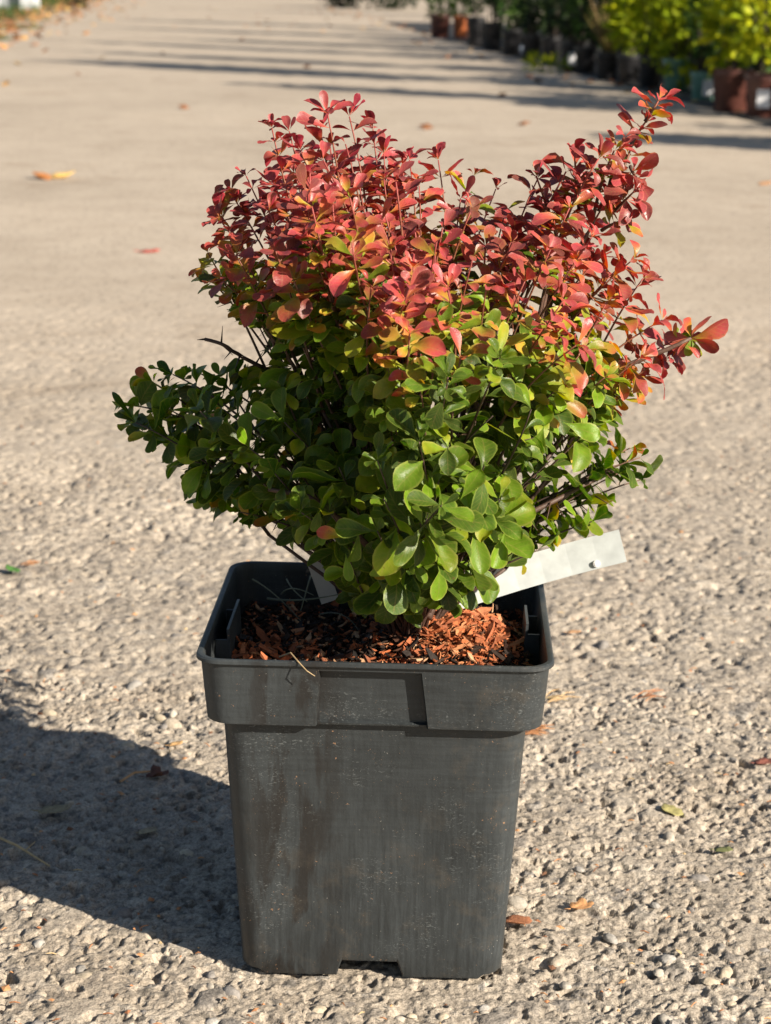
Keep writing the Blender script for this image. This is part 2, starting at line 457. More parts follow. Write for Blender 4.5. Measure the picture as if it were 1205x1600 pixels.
AX, AY0, AY1 = 0.37, 0.84, 1.46
BX, BY1 = 0.72, 3.4
Vs, Fs, Ts = [], [], []; off = 0
for (x0, x1, y0, y1, dx, dy) in [(-AX, AX, AY0, AY1, 0.00095, 0.00125), (-BX, BX, AY1, 2.2, 0.0021, 0.0027), (-BX, BX, 2.2, BY1, 0.0034, 0.0055), (-BX, -AX, AY0, AY1, 0.003, 0.003), (AX, BX, AY0, AY1, 0.003, 0.003)]:
    X, Y, F = tile(x0, x1, y0, y1, dx, dy)
    H, T = pave_height(X, Y)
    edge = np.minimum(np.minimum((BX - np.abs(X)) / 0.12, np.clip((BY1 - Y) / 1.5, 0, 1) ** 0.7), (Y - AY0) / 0.01)
    H = H * np.clip(edge, 0, 1)
    Vs.append(np.stack([X, Y, H], -1)); Fs.append(F + off); Ts.append(T); off += len(X)
# flat outer bands (left edge follows the verge)
def xl(Y): return -2.75 - 0.105 * (Y - 14.8)      # edge of the verge; the paving runs on beneath it
def xp(Y): return xl(Y) - 0.7
FAR_V, FAR_F = [], []
def quad(a, b, c, d):
    o = len(FAR_V); FAR_V.extend([a, b, c, d]); FAR_F.append((o, o + 1, o + 2, o + 3))
XR = 7.0
quad((xp(-3), -3, 0), (XR, -3, 0), (XR, AY0, 0), (xp(AY0), AY0, 0))
quad((xp(AY0), AY0, 0), (-BX, AY0, 0), (-BX, BY1, 0), (xp(BY1), BY1, 0))
quad((BX, AY0, 0), (XR, AY0, 0), (XR, BY1, 0), (BX, BY1, 0))
quad((xp(BY1), BY1, 0), (XR, BY1, 0), (XR, 20, 0), (xp(20), 20, 0))
quad((xp(20), 20, 0), (XR, 20, 0), (XR, 46, 0), (xp(46), 46, 0))
FV = np.array(FAR_V, np.float32)
V = np.concatenate(Vs + [FV]); F = np.concatenate(Fs + [np.array(FAR_F) + off]); T = np.concatenate(Ts + [np.full(len(FV), 0.5, np.float32)])
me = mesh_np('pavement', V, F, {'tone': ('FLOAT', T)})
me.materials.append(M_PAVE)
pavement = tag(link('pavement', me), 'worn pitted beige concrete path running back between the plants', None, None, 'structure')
del V, F, T, Vs, Fs, Ts

mg = MB(); mg.add([(-400, -400, -0.05), (400, -400, -0.05), (400, 400, -0.05), (-400, 400, -0.05)], [(0, 1, 2, 3)])
tag(mg.build('ground', simple('earth', (0.10, 0.10, 0.05), 0.95, 0.4, 3)), 'rough earth and grass beyond the path', None, None, 'structure')

# stones of the aggregate that stand proud of the cement
def stone_mesh(i):
    rr = random.Random(100 + i)
    n, m = 9, 4
    vs_ = [(0, 0, 1.0)]
    for a in range(1, m):
        ph = a / (m - 1) * math.pi * 0.55
        for b in range(n):
            th = 2 * math.pi * b / n
            r = 1 + rr.uniform(-0.16, 0.16)
            vs_.append((math.sin(ph) * math.cos(th) * r, math.sin(ph) * math.sin(th) * r * 0.75, math.cos(ph) * (1 + rr.uniform(-0.1, 0.1))))
    fs_ = [(0, 1 + b, 1 + (b + 1) % n) for b in range(n)]
    for a in range(m - 2):
        for b in range(n):
            fs_.append((1 + a * n + b, 1 + (a + 1) * n + b, 1 + (a + 1) * n + (b + 1) % n, 1 + a * n + (b + 1) % n))
    mb = bpy.data.meshes.new('pebble'); mb.from_pydata(vs_, [], fs_)
    mb.polygons.foreach_set('use_smooth', [True] * len(mb.polygons)); mb.materials.append(M_OBJ); mb.validate()
    return mb
STONES = [stone_mesh(i) for i in range(8)]
rr = random.Random(5)
cnt = 0
while cnt < 110:
    px, py = rr.uniform(-20, 1225), rr.uniform(760, 1610)
    if rr.random() > ((py - 700) / 900) ** 1.3: continue
    g = ground(px, py)
    if abs(g.x) < 0.075 and 0.97 < g.y < 1.15: continue
    s = rr.choice([0.003, 0.0035, 0.004, 0.0045, 0.0055, 0.007])
    o = link('pebble', rr.choice(STONES), parent=pavement)
    o.location = (g.x, g.y, -0.0008 - s * 0.22)
    o.scale = (s, s * rr.uniform(0.8, 1.1), s * rr.uniform(0.45, 0.75))
    o.rotation_euler = (rr.uniform(-0.25, 0.25), rr.uniform(-0.25, 0.25), rr.uniform(0, 6.28))
    v = rr.uniform(0.8, 1.15)
    c = rr.choice([(0.42, 0.36, 0.28), (0.40, 0.36, 0.30), (0.33, 0.31, 0.28), (0.45, 0.38, 0.28), (0.24, 0.22, 0.20)])
    o.color = (c[0] * v, c[1] * v, c[2] * v, 1)
    cnt += 1

# ------------------------------------------------------------------ the pot
POT_C, POT_R = Vector((-0.0019, 1.0605, 0.0008)), -math.radians(1.76)
pot = tag(empty('plant_pot', POT_C, POT_R), 'scuffed black square plastic pot holding the red and green shrub', 'plant pot')

def perim(half, rad, cols, zf, inset):
    """points round a rounded square; cols: u in -1..1 on each flat; zf(side,u), inset(side,u)"""
    P = []
    flat = half - rad
    for k in range(4):
        a = k * math.pi / 2
        ca, sa = math.cos(a), math.sin(a)
        for u in cols(k):
            x, y = u * flat, -half + inset(k, u)
            P.append((x * ca - y * sa, x * sa + y * ca, zf(k, u)))
        for j in range(1, 6):
            t = -math.pi / 2 + (math.pi / 2) * j / 6
            x, y = flat + rad * math.cos(t), -flat + rad * math.sin(t)
            P.append((x * ca - y * sa, x * sa + y * ca, zf(k, 2)))
    return P

def loft(mb, rings, close_bottom=False):
    n = len(rings[0])
    vs_ = [p for r in rings for p in r]
    fs_ = [(i * n + j, i * n + (j + 1) % n, (i + 1) * n + (j + 1) % n, (i + 1) * n + j) for i in range(len(rings) - 1) for j in range(n)]
    mb.add(vs_, fs_)

ZT = 0.181
body_cols = lambda k: [-1, -0.75, -0.5, -0.325, -0.275, -0.15, 0.0, 0.13, 0.245, 0.30, 0.5, 0.75, 1]
notch = lambda k, u: 0.0085 if -0.29 < u < 0.26 else (0.0022 if u == 2 else 0.0)
zero = lambda k, u: 0.0
mb = MB()
rings = []
def bodyhalf(z): return 0.0688 + (0.0776 - 0.0688) * z / 0.1455
rings.append(perim(bodyhalf(0) - 0.0016, 0.011, body_cols, lambda k, u: 0.012, zero))
rings.append(perim(bodyhalf(0) - 0.0016, 0.011, body_cols, notch, zero))
rings.append(perim(bodyhalf(0) - 0.0006, 0.012, body_cols, lambda k, u: notch(k, u) + 0.0002, zero))
rings.append(perim(bodyhalf(0.003), 0.012, body_cols, lambda k, u: notch(k, u) + 0.0022, zero))
for z in (0.014, 0.03, 0.06, 0.09, 0.12, 0.1405, 0.150):
    bow = 0.0009 * math.sin(math.pi * z / 0.15)
    rings.append(perim(bodyhalf(z), 0.0125, body_cols, lambda k, u, z=z: z, lambda k, u, b=bow: b * (1 - u * u)))
loft(mb, rings)
# raised floor of the pot
n = len(rings[0]); c0 = len(mb.v)
mb.add(rings[0], [tuple(range(n))])
body = mb.build('body', M_POT, pot, smooth=False)

def smooth_angle(o, deg=35):
    me_ = o.data
    me_.polygons.foreach_set('use_smooth', [True] * len(me_.polygons))
    me_.set_sharp_from_angle(angle=math.radians(deg))
smooth_angle(body)

def collar_cols(zz):
    tt = (ZT - zz) / (ZT - 0.1455)
    L, R = -0.355 - 0.05 * tt, 0.305 + 0.075 * tt
    e = 0.006
    return lambda k: [-1, -0.8, -0.6, L - e, L + e, -0.15, 0.1, R - e, R + e, 0.55, 0.8, 1]
def recess(depth):
    # front and back carry the recessed panel: columns 4..7
    return lambda k, u: depth if (k in (0, 2) and -0.41 < u < 0.385 and u not in EDGE) else 0.0
def cring(z, half, rad, rec):
    global EDGE
    cols = collar_cols(z)
    c = cols(0); EDGE = (c[3], c[8])
    return perim(half, rad, cols, lambda k, u: z, recess(rec))
D = 0.0056
mb = MB(); R_ = []
TH = 0.0016
R_.append(cring(0.1400, 0.0762, 0.011, 0))
R_.append(cring(0.1452, 0.0770, 0.011, 0))
for z, h, d in [(0.1458, 0.0835, D - 0.0005), (0.149, 0.0839, D), (0.160, 0.0850, D), (0.1747, 0.0861, D), (0.1753, 0.08615, 0), (0.1790, 0.0863, 0), (0.1806, 0.0868, 0)]:
    R_.append(cring(z, h, 0.0125, d))
for z, h, d in [(0.1811, 0.0880, 0), (0.1810, 0.0892, 0), (0.1803, 0.0899, 0), (0.1788, 0.0900, 0), (0.1783, 0.0896, 0), (0.1779, 0.08795, 0), (0.1770, 0.0878, 0), (0.1759, 0.0877, 0), (0.1753, 0.08765, D), (0.160, 0.0864, D), (0.149, 0.0854, D), (0.1472, 0.0853, D), (0.1466, 0.0852, D - 0.0028), (0.1456, 0.0850, D - 0.0026), (0.1453, 0.0845, D - 0.0024), (0.1456, 0.0820, D)]:
    R_.append(cring(z, h, 0.0135, d))
R_.append(cring(0.1462, 0.0765, 0.012, 0))
loft(mb, R_)
collar = mb.build('collar', M_POT, pot); smooth_angle(collar, 30)
# pockets on the inner side walls
for sx, y0, y1 in ((-1, -0.034, 0.020), (1, -0.012, 0.022)):
    mb = MB()
    xw = 0.0855
    M = Matrix.Rotation(sx * 0.06, 4, 'Y')
    mb.box((sx * (xw - 0.0078), (y0 + y1) / 2, 0.163), (0.0014, y1 - y0, 0.032), M)
    mb.box((sx * (xw - 0.0040), y0 + 0.0008, 0.160), (0.0074, 0.0014, 0.026))
    mb.box((sx * (xw - 0.0040), y1 - 0.0008, 0.160), (0.0074, 0.0014, 0.026))
    mb.build('side_pocket', M_POT, pot)

# ------------------------------------------------------------------ soil with bark
def soil_h(x, y):
    """pot-local height of the soil"""
    mound = 0.0195 * math.exp(-(((x - 0.042) / 0.036) ** 2 + ((y + 0.002) / 0.045) ** 2) * 1.1)
    mound += 0.006 * math.exp(-(((x - 0.01) / 0.03) ** 2 + ((y - 0.01) / 0.03) ** 2))
    left = 0.005 * math.exp(-(((x + 0.055) / 0.03) ** 2 + ((y + 0.02) / 0.05) ** 2))
    return 0.1545 + mound + left
N = 70; hs_ = 0.0815
V, A = [], []
for j in range(N):
    for i in range(N):
        x, y = -hs_ + 2 * hs_ * i / (N - 1), 0.94 * (-hs_ + 2 * hs_ * j / (N - 1))
        nz = float(vnoise(np.array([x + 1.0]), np.array([y + 1.0]), 0.006, 40)[0] - 0.5) * 0.004 + float(vnoise(np.array([x + 1.0]), np.array([y + 1.0]), 0.0028, 41)[0] - 0.5) * 0.0025
        V.append((x, y, soil_h(x, y) + nz))
        A.append(min(1, max(0, (soil_h(x, y) - 0.160) / 0.012)))
F = [(j * N + i, j * N + i + 1, (j + 1) * N + i + 1, (j + 1) * N + i) for j in range(N - 1) for i in range(N - 1)]
soil = mesh_np('potting_soil', V, F, {'rk': ('FLOAT', A)})
soil_o = tag(link('potting_soil', soil, M_SOIL), 'dark potting soil strewn with rust orange bark inside the black pot', 'soil')
soil_o.location = POT_C; soil_o.rotation_euler = (0, 0, POT_R)

def chip_mesh(i):
    r_ = random.Random(300 + i)
    n = r_.choice([5, 6, 7])
    top, bot = [], []
    for k in range(n):
        t = 2 * math.pi * k / n
        rad = r_.uniform(0.6, 1.1)
        x, y = math.cos(t) * rad, math.sin(t) * rad * r_.choice([0.35, 0.5, 0.7])
        z = r_.uniform(-0.12, 0.22) + 0.2 * x * r_.uniform(-1, 1)
        top.append((x, y, z + 0.14)); bot.append((x * 0.9, y * 0.9, z - 0.1))
    fs_ = [tuple(range(n)), tuple(range(2 * n - 1, n - 1, -1))] + [(k, n + k, n + (k + 1) % n, (k + 1) % n) for k in range(n)]
    m_ = bpy.data.meshes.new('bark_chip'); m_.from_pydata(top + bot, [], fs_); m_.materials.append(M_OBJ); m_.validate()
    return m_, top + bot, fs_
CHIPS = [chip_mesh(i) for i in range(14)]
def ramp_eval(stops, v):
    for (p0, c0), (p1, c1) in zip(stops, stops[1:]):
        if v <= p1:
            t = (v - p0) / (p1 - p0); return tuple(a + (b - a) * t for a, b in zip(c0, c1))
    return stops[-1][1]
rr = random.Random(77)
chips = []
for i in range(4200):
    x, y = rr.uniform(-0.079, 0.079), rr.uniform(-0.0745, 0.0745)
    mound = math.exp(-(((x - 0.040) / 0.034) ** 2 + ((y - 0.0) / 0.05) ** 2))
    mound = max(mound, 0.9 * math.exp(-(((x + 0.062) / 0.018) ** 2 + ((y + 0.035) / 0.04) ** 2)), 0.6 * math.exp(-(((x + 0.0) / 0.02) ** 2 + ((y + 0.05) / 0.02) ** 2)))
    if rr.random() < min(0.97, mound * 1.35): k = rr.choice([0.6, 0.68, 0.72, 0.75, 0.78, 0.82, 0.88]) ; s = rr.choice([rr.uniform(0.0007, 0.0016), rr.uniform(0.0010, 0.0034), rr.uniform(0.0015, 0.0048)])
    else: k = rr.choice([0.0, 0.1, 0.15, 0.2, 0.25, 0.3, 0.35, 0.55, 0.75, 0.95]); s = rr.uniform(0.0012, 0.0040)
    if rr.random() < 0.05: s *= 1.7
    chips.append((x, y, k, s))
def mnoise(x, y): return float(vnoise(np.array([x + 1.0]), np.array([y + 1.0]), 0.011, 43)[0])
# the ones that show largest become parts of their own
order = sorted(range(len(chips)), key=lambda i: -(chips[i][3] * (1.25 if chips[i][1] < 0.02 else 0.6)))
CH = set(order[:290])
mb = MB()
for i, (x, y, k, s) in enumerate(chips):
    E = Matrix.Rotation(rr.uniform(0, 6.28), 4, 'Z') @ Matrix.Rotation(rr.uniform(-0.9, 0.9), 4, 'X') @ Matrix.Rotation(rr.uniform(-0.9, 0.9), 4, 'Y')
    long_ = rr.choice([1, 1, 1.5, 2.2])
    z = soil_h(x, y) + rr.uniform(0.0, 0.0035) + 0.004 * mnoise(x, y)
    q = rr.randrange(len(CHIPS))
    S = Matrix.Diagonal((s * long_, s / long_ ** 0.4, s, 1))
    Mx = Matrix.Translation((x, y, z)) @ E @ S
    if i in CH:
        o = link('bark_chip', CHIPS[q][0], parent=soil_o); o.matrix_local = Mx
        c = ramp_eval(CHIP_STOPS, k); o.color = (*c, 1)
    else:
        mb.add([Mx @ Vector(p) for p in CHIPS[q][1]], CHIPS[q][2], k + 1e-4)
# fibres
for i in range(1500):
    x, y = rr.gauss(0.04, 0.025), rr.gauss(-0.005, 0.035)
    if abs(x) > 0.077 or abs(y) > 0.073: continue
    z = soil_h(x, y) + 0.002; a = rr.uniform(0, 6.28); l = rr.uniform(0.002, 0.008)
    d = Vector((math.cos(a), math.sin(a), rr.uniform(-0.3, 0.5))) * l
    p = Vector((x, y, z))
    mb.tube([p - d * 0.5, p + Vector((0, 0, 0.001)), p + d * 0.5], [0.00018, 0.00028, 0.00015], 3, rr.choice([0.7, 0.78, 0.85, 0.95]))
tag(mb.build('loose_bark', M_CHIPS, soil_o), kind='stuff')

def bez3(a, b, c): return [a * (1 - t) ** 2 + b * 2 * t * (1 - t) + c * t * t for t in [i / 8 for i in range(9)]]
# dead stems lying on the soil behind the left wall
mb = MB()
for (a, b, c, r) in [((418, 935), (470, 945), (545, 925), 0.0008), ((440, 928), (452, 915), (490, 930), 0.0006), ((486, 900), (482, 930), (470, 955), 0.0007), ((395, 905), (430, 925), (470, 970), 0.0006), ((448, 905), (455, 925), (480, 940), 0.0006), ((500, 960), (540, 955), (560, 985), 0.0005)]:
    P = bez3(at(a[0], a[1], 1.105), at(b[0], b[1], 1.09) + Vector((0, 0, random.uniform(-0.006, 0.008))), at(c[0], c[1], 1.075))
    mb.tube(P, [r * (0.9 - 0.07 * i) for i in range(9)], 5)
tag(mb.build('dead_stem', simple('dead_stem', (0.14, 0.14, 0.09), 0.8)), 'tangle of dry grey green weed stems on the dark soil, left of the shrub', 'dead stems')
mb = MB()
P = [ground(452, 1036, 0.183), ground(470, 1050, 0.179), ground(485, 1064, 0.172)]
P = [Vector((p.x, min(p.y, 0.9685), p.z)) for p in P]
P[0].y = 0.978; P[0].z = 0.1835
mb.tube([P[0] + Vector((-0.006, 0.008, -0.004)), P[0] + Vector((0, 0.003, 0)), Vector((P[0].x + 0.004, 0.972, 0.1822)), Vector((P[1].x + 0.003, 0.9665, 0.179)), Vector((P[1].x + 0.007, 0.9660, 0.1765))], [0.0003, 0.0004, 0.0004, 0.0003, 0.0002], 5)
tag(mb.build('straw', simple('straw', (0.42, 0.30, 0.16), 0.7)), 'thin straw hanging over the front rim of the black pot', 'straw')

# ------------------------------------------------------------------ plant labels
def strip(name, pts, w, th, mat, label, tilt=0.0):
    """a plastic strip: centre line pts, width vector w"""
    mb = MB(); rings = []
    for i, p in enumerate(pts):
        d = (pts[min(i + 1, len(pts) - 1)] - pts[max(i - 1, 0)]).normalized()
        wv = w - d * w.dot(d)
        nrm = d.cross(wv).normalized() * th / 2
        rings.append([p - wv / 2 - nrm, p + wv / 2 - nrm, p + wv / 2 + nrm, p - wv / 2 + nrm])
    vs_ = [q for r in rings for q in r]; n = 4
    fs_ = [(i * n + j, i * n + (j + 1) % n, (i + 1) * n + (j + 1) % n, (i + 1) * n + j) for i in range(len(pts) - 1) for j in range(n)]
    fs_ += [(0, 3, 2, 1), tuple((len(pts) - 1) * n + j for j in range(4))]
    mb.add(vs_, fs_)
    o = mb.build(name, mat); o.data.polygons.foreach_set('use_smooth', [False] * len(o.data.polygons))
    return tag(o, label, 'plant label')
M_LABEL = simple('white_label_plastic', (0.45, 0.48, 0.475), 0.4, 0.10, 130)
a, b = at(640, 955, 1.085), at(969, 842, 1.108)
pts = []
for i in range(9):
    t = i / 8
    p = a.lerp(b, t); p.y += 0.012 * t - 0.026 * t * t; pts.append(p)
lab = strip('plant_label', pts, Vector((0.003, 0.006, 0.0186)), 0.0006, M_LABEL, 'long white plastic label strip sticking out right of the shrub over the pot rim')
mb = MB()
c = at(932, 881, 1.0925); nv = Vector((-0.1, -1, 0.2)).normalized()
mb.tube([c + nv * -0.003, c + nv * 0.0008, c + nv * 0.0013], [0.0022, 0.0019, 0.0008], 10)
kn = mb.build('knob', simple('white_knob', (0.8, 0.8, 0.8), 0.3, 0.03), lab)
mb = MB()
c = at(770, 893, 1.0865)
mb.add([c + Vector(v) for v in ((-0.0015, -0.0012, 0.004), (0.0016, -0.0012, 0.005), (0.002, -0.0014, 0.0015), (0.0003, -0.0014, -0.001), (0.0006, -0.0014, -0.007), (0.0, -0.0014, -0.007), (-0.0004, -0.0013, -0.0005))], [(0, 1, 2, 3, 4, 5, 6)])
mb.build('tear', simple('dark_tear', (0.03, 0.03, 0.03), 0.8), lab)
strip('plant_label', [at(492, 872, 1.10), at(502, 900, 1.098), at(516, 940, 1.095)], Vector((0.010, 0, 0.002)), 0.0006, simple('grey_label_plastic', (0.52, 0.46, 0.40), 0.5, 0.08), 'short greyish pink label tip poking down into the soil at the left of the shrub')

# ------------------------------------------------------------------ the barberry shrub
# leaf templates: obovate blades, cupped and curled
TS = [0, 0.10, 0.26, 0.44, 0.62, 0.78, 0.90, 0.97, 1.0]
WS = [0.05, 0.09, 0.34, 0.72, 0.97, 1.0, 0.80, 0.48, 0.12]
SS = [-1, -0.62, 0, 0.62, 1]
NT_, NS_ = len(TS), len(SS)
LEAF_F = np.array([(j * NS_ + i, j * NS_ + i + 1, (j + 1) * NS_ + i + 1, (j + 1) * NS_ + i) for j in range(NT_ - 1) for i in range(NS_ - 1)])
def leaf_template(i):
    r_ = random.Random(500 + i)
    W = r_.uniform(0.17, 0.29); fold = r_.uniform(0.0, 0.8); curl = r_.uniform(-0.7, 1.5); wav = r_.uniform(0, 0.07); tw = r_.uniform(-0.35, 0.35)
    ph = r_.uniform(0, 6.28); notch_ = r_.uniform(-0.05, 0.05)
    V, LV = [], []
    x = z = 0.0; ang = 0.0; prev = 0.0
    for t, w in zip(TS, WS):
        ds = t - prev; prev = t
        ang = curl * (t - 0.25) * 1.0
        x += ds * math.cos(ang); z -= ds * math.sin(ang)
        for s in SS:
            y = s * w * W * (1 + notch_ * math.sin(t * 9 + (1 if s > 0 else -1)))
            zz = abs(s) * w * W * fold + wav * math.sin(t * 9 + ph + s * 2) * w
            ty = tw * t
            V.append((x, y * math.cos(ty) - zz * math.sin(ty), z + zz * math.cos(ty) + y * math.sin(ty)))
            LV.append((t, max(abs(s), 0.97 if t > 0.985 else 0), 0.5))
    return np.array(V), np.array(LV)
TEMPL = [leaf_template(i) for i in range(40)]
TEMPL_ME = []
for v, lv in TEMPL:
    m_ = mesh_np('leaf', v, LEAF_F, {'lv': ('FLOAT_VECTOR', lv)}); m_.materials.append(M_LEAF_OBJ); TEMPL_ME.append(m_)

SIL = [(500,172),(550,172),(595,205),(640,245),(690,242),(745,275),(790,300),(830,275),(885,250),(955,222),(990,175),(1030,155),(1060,168),(1030,205),(1005,260),(995,310),(975,380),(1010,405),(1010,450),(1045,480),(1090,480),(1120,530),(1085,565),(1050,595),(1000,625),(945,640),(925,690),(985,700),(1005,725),(995,755),(935,790),(925,825),(860,835),(840,865),(790,880),(755,915),(720,945),(690,920),(630,945),(570,945),(545,905),(500,865),(460,850),(440,815),(375,810),(345,780),(310,775),(285,700),(230,680),(195,635),(240,590),(300,575),(380,585),(435,610),(445,540),(395,500),(345,450),(318,425),(330,350),(370,285),(415,255),(420,200),(460,205)]
SX, SY = np.array([p[0] for p in SIL], float), np.array([p[1] for p in SIL], float)
def inside(x, y):
    c = False; j = len(SIL) - 1
    for i in range(len(SIL)):
        if (SY[i] > y) != (SY[j] > y) and x < (SX[j] - SX[i]) * (y - SY[i]) / (SY[j] - SY[i]) + SX[i]: c = not c
        j = i
    return c
def edge_dist(x, y):
    x0, y0 = SX, SY; x1, y1 = np.roll(SX, -1), np.roll(SY, -1)
    dx, dy = x1 - x0, y1 - y0
    t = np.clip(((x - x0) * dx + (y - y0) * dy) / (dx * dx + dy * dy), 0, 1)
    return float(np.min(np.hypot(x - x0 - t * dx, y - y0 - t * dy)))

RB_X = [150, 300, 400, 500, 560, 610, 660, 720, 800, 860, 905, 1000, 1150]
RB_Y = [560, 500, 495, 480, 520, 610, 640, 560, 545, 560, 620, 650, 640]
def redness(px, py):
    if px > 950 and py > 660: yb = 715
    else: yb = float(np.interp(px, RB_X, RB_Y))
    d = (yb - py) / 250.0 + 0.45
    return min(1.0, max(0.0, d))

BASE = Vector((0.014, 1.062, 0.163))
shrub = tag(empty('barberry_shrub', BASE), 'bushy barberry shrub with red upper leaves and green lower leaves in the black pot', 'shrub')
rs = random.Random(2024)
LEAVES = []      # (matrix 3x3, origin, template, redness, purple, value, size)
STEMS = [MB() for _ in range(9)]

def bez(a, b, c, n):
    return [a * (1 - t) ** 2 + b * 2 * t * (1 - t) + c * t * t for t in [i / (n - 1) for i in range(n)]]

def add_leaf(p, axis, normal, size, red, purple, val):
    a = axis.normalized()
    n_ = normal - a * normal.dot(a)
    if n_.length < 1e-3: n_ = Vector((0, 0, 1)) - a * a.z
    n_.normalize()
    s = n_.cross(a)
    LEAVES.append((np.array([[a.x, s.x, n_.x], [a.y, s.y, n_.y], [a.z, s.z, n_.z]]), np.array(p), rs.randrange(len(TEMPL)), red, purple, val, size))

def shoot(start, tip, nodes=7, size=1.0, lean=None, br=0, red=None, nl=(4, 6), r0=0.0011, tipup=0.35, cover=0.9, pitch=0.0084):
    L = (tip - start).length
    d = (tip - start).normalized()
    ctrl = start.lerp(tip, 0.55) + Vector((rs.uniform(-1, 1), rs.uniform(-1, 1), rs.uniform(-0.9, 0.2))) * L * 0.10 + (lean or Vector((-0.10 * (tip.x - BASE.x) / 0.15 * L, 0, L * (0.24 * min(1, abs(tip.x - BASE.x) / 0.13) - 0.09))) * (1 if tipup > 0 else 0))
    pts = bez(start, ctrl, tip, 10)
    mx, my, _ = project(np.array(tip))
    rt = redness(float(mx), float(my)) if red is None else red
    n_ = len(pts)
    STEMS[br].tube(pts, [r0 * (1 - 0.62 * i / (n_ - 1)) for i in range(n_)], 5, [min(1, max(0.02, (rt - 0.05) * (0.15 + 0.85 * (i / (n_ - 1)) ** 1.5))) for i in range(n_) for _ in range(5)])
    az = rs.uniform(0, 6.28); tone_ = rs.gauss(0, 0.22); pur_ = rs.choice([0, 0, 0, 0.25, 0.6])
    if rs.random() < 0.13: tone_ -= 0.30
    if mx > 720 and mx < 860 and my < 430: pur_ = rs.choice([0.2, 0.5, 0.8])  # shaded zone of the crown, painted in as darker purple leaves
    nodes = max(nodes, int(L * cover / pitch)); span = min(0.95, nodes * pitch / L) if L > 0.03 else 0.85
    for k in range(nodes):
        f = 1 - k / max(1, nodes) * span
        q = f * (n_ - 1); i0 = min(int(q), n_ - 2)
        p = pts[i0].lerp(pts[i0 + 1], q - i0)
        d = (pts[i0 + 1] - pts[i0]).normalized()
        u = d.cross(Vector((0.2, 0.9, 0.35))).normalized(); w = d.cross(u)
        px, py, _ = project(np.array(p))
        rloc = (redness(float(px), float(py)) if red is None else red)
        m = rs.randint(*nl) + (1 if k == 0 else 0)
        for j in range(m):
            az += 2.4 + rs.uniform(-0.4, 0.4)
            rad = u * math.cos(az) + w * math.sin(az)
            tilt = rs.uniform(0.35, 1.1) if k == 0 else rs.uniform(0.0, 0.55)
            axis = rad * math.cos(tilt) + d * math.sin(tilt)
            axis = axis + Vector((rs.uniform(-1, 1), rs.uniform(-1, 1), rs.uniform(-1.2, 1))) * 0.24
            nor = d * 0.9 - rad * math.sin(tilt) * 0.6 + SUN * 0.35 + Vector((0, 0, 0.3)) + Vector((rs.uniform(-1, 1), rs.uniform(-1, 1), rs.uniform(-1, 1))) * (0.45 if rloc > 0.35 else 0.7)
            r_ = rloc + (tone_ if rloc > 0.12 else abs(tone_) * 0.5) + rs.gauss(0, 0.13) - 0.60 * (k / nodes) * (0.1 + rs.random()) * (1 if rloc > 0.2 else 0.2)
            if rloc > 0.8 and k < nodes * 0.4 and rs.random() < 0.8: r_ = max(r_, 0.66 + 0.2 * rs.random())
            r_ = min(1, max(0, r_))
            pur = max(0, rs.gauss(0.02, 0.22)) + pur_ * rs.random() if r_ > 0.5 else (max(0, rs.gauss(0.1, 0.3)) if px < 420 and py < 610 else 0.0)
            big = 0.0184 - 0.0042 * min(1, rloc * 1.1)
            sz = size * big * rs.choice([rs.uniform(0.4, 0.85), rs.uniform(0.75, 1.3)]) * (0.78 if k == 0 else 1.0)
            add_leaf(p + axis * 0.0006, axis, nor, sz, r_, pur, rs.uniform(0.65, 1.3))
        if k > 1 and rs.random() < 0.25:
            az2 = rs.uniform(0, 6.28); td = (u * math.cos(az2) + w * math.sin(az2) + d * 0.3).normalized()
            STEMS[br].tube([p, p + td * 0.008], [0.0004, 0.00008], 4, max(0.02, rt * 0.6))

def limb(pts, r0, r1, br, rk=0.2):
    P = []
    pts = [Vector(p) for p in pts]
    for i in range(len(pts) - 1):
        for t in (0, 0.33, 0.66): P.append(pts[i].lerp(pts[i + 1], t) + Vector((rs.uniform(-1, 1), rs.uniform(-1, 1), 0)) * 0.0007)
    P.append(pts[-1])
    n_ = len(P)
    STEMS[br].tube(P, [r0 + (r1 - r0) * i / (n_ - 1) for i in range(n_)], 7, rk)

def sector(p):
    a = math.atan2(p.y - BASE.y, p.x - BASE.x)
    return int((a + math.pi) / (2 * math.pi) * 8.999)

def grown(tip, frac=0.45, **kw):
    """a shoot that leaves a woody branch running from the base"""
    s = BASE.lerp(tip, frac); s.z += 0.02 * (1 - frac) + rs.uniform(-0.01, 0.01)
    s.x += rs.uniform(-0.012, 0.012); s.y += rs.uniform(-0.012, 0.012)
    br = sector(tip)
    mid = BASE.lerp(s, 0.5) + Vector((rs.uniform(-0.008, 0.008), rs.uniform(-0.008, 0.008), 0.006))
    limb([BASE + Vector((rs.uniform(-0.007, 0.007), rs.uniform(-0.007, 0.007), -0.004)), mid, s], 0.0011, 0.0009, br, 0.12)
    shoot(s, tip, br=br, **kw)

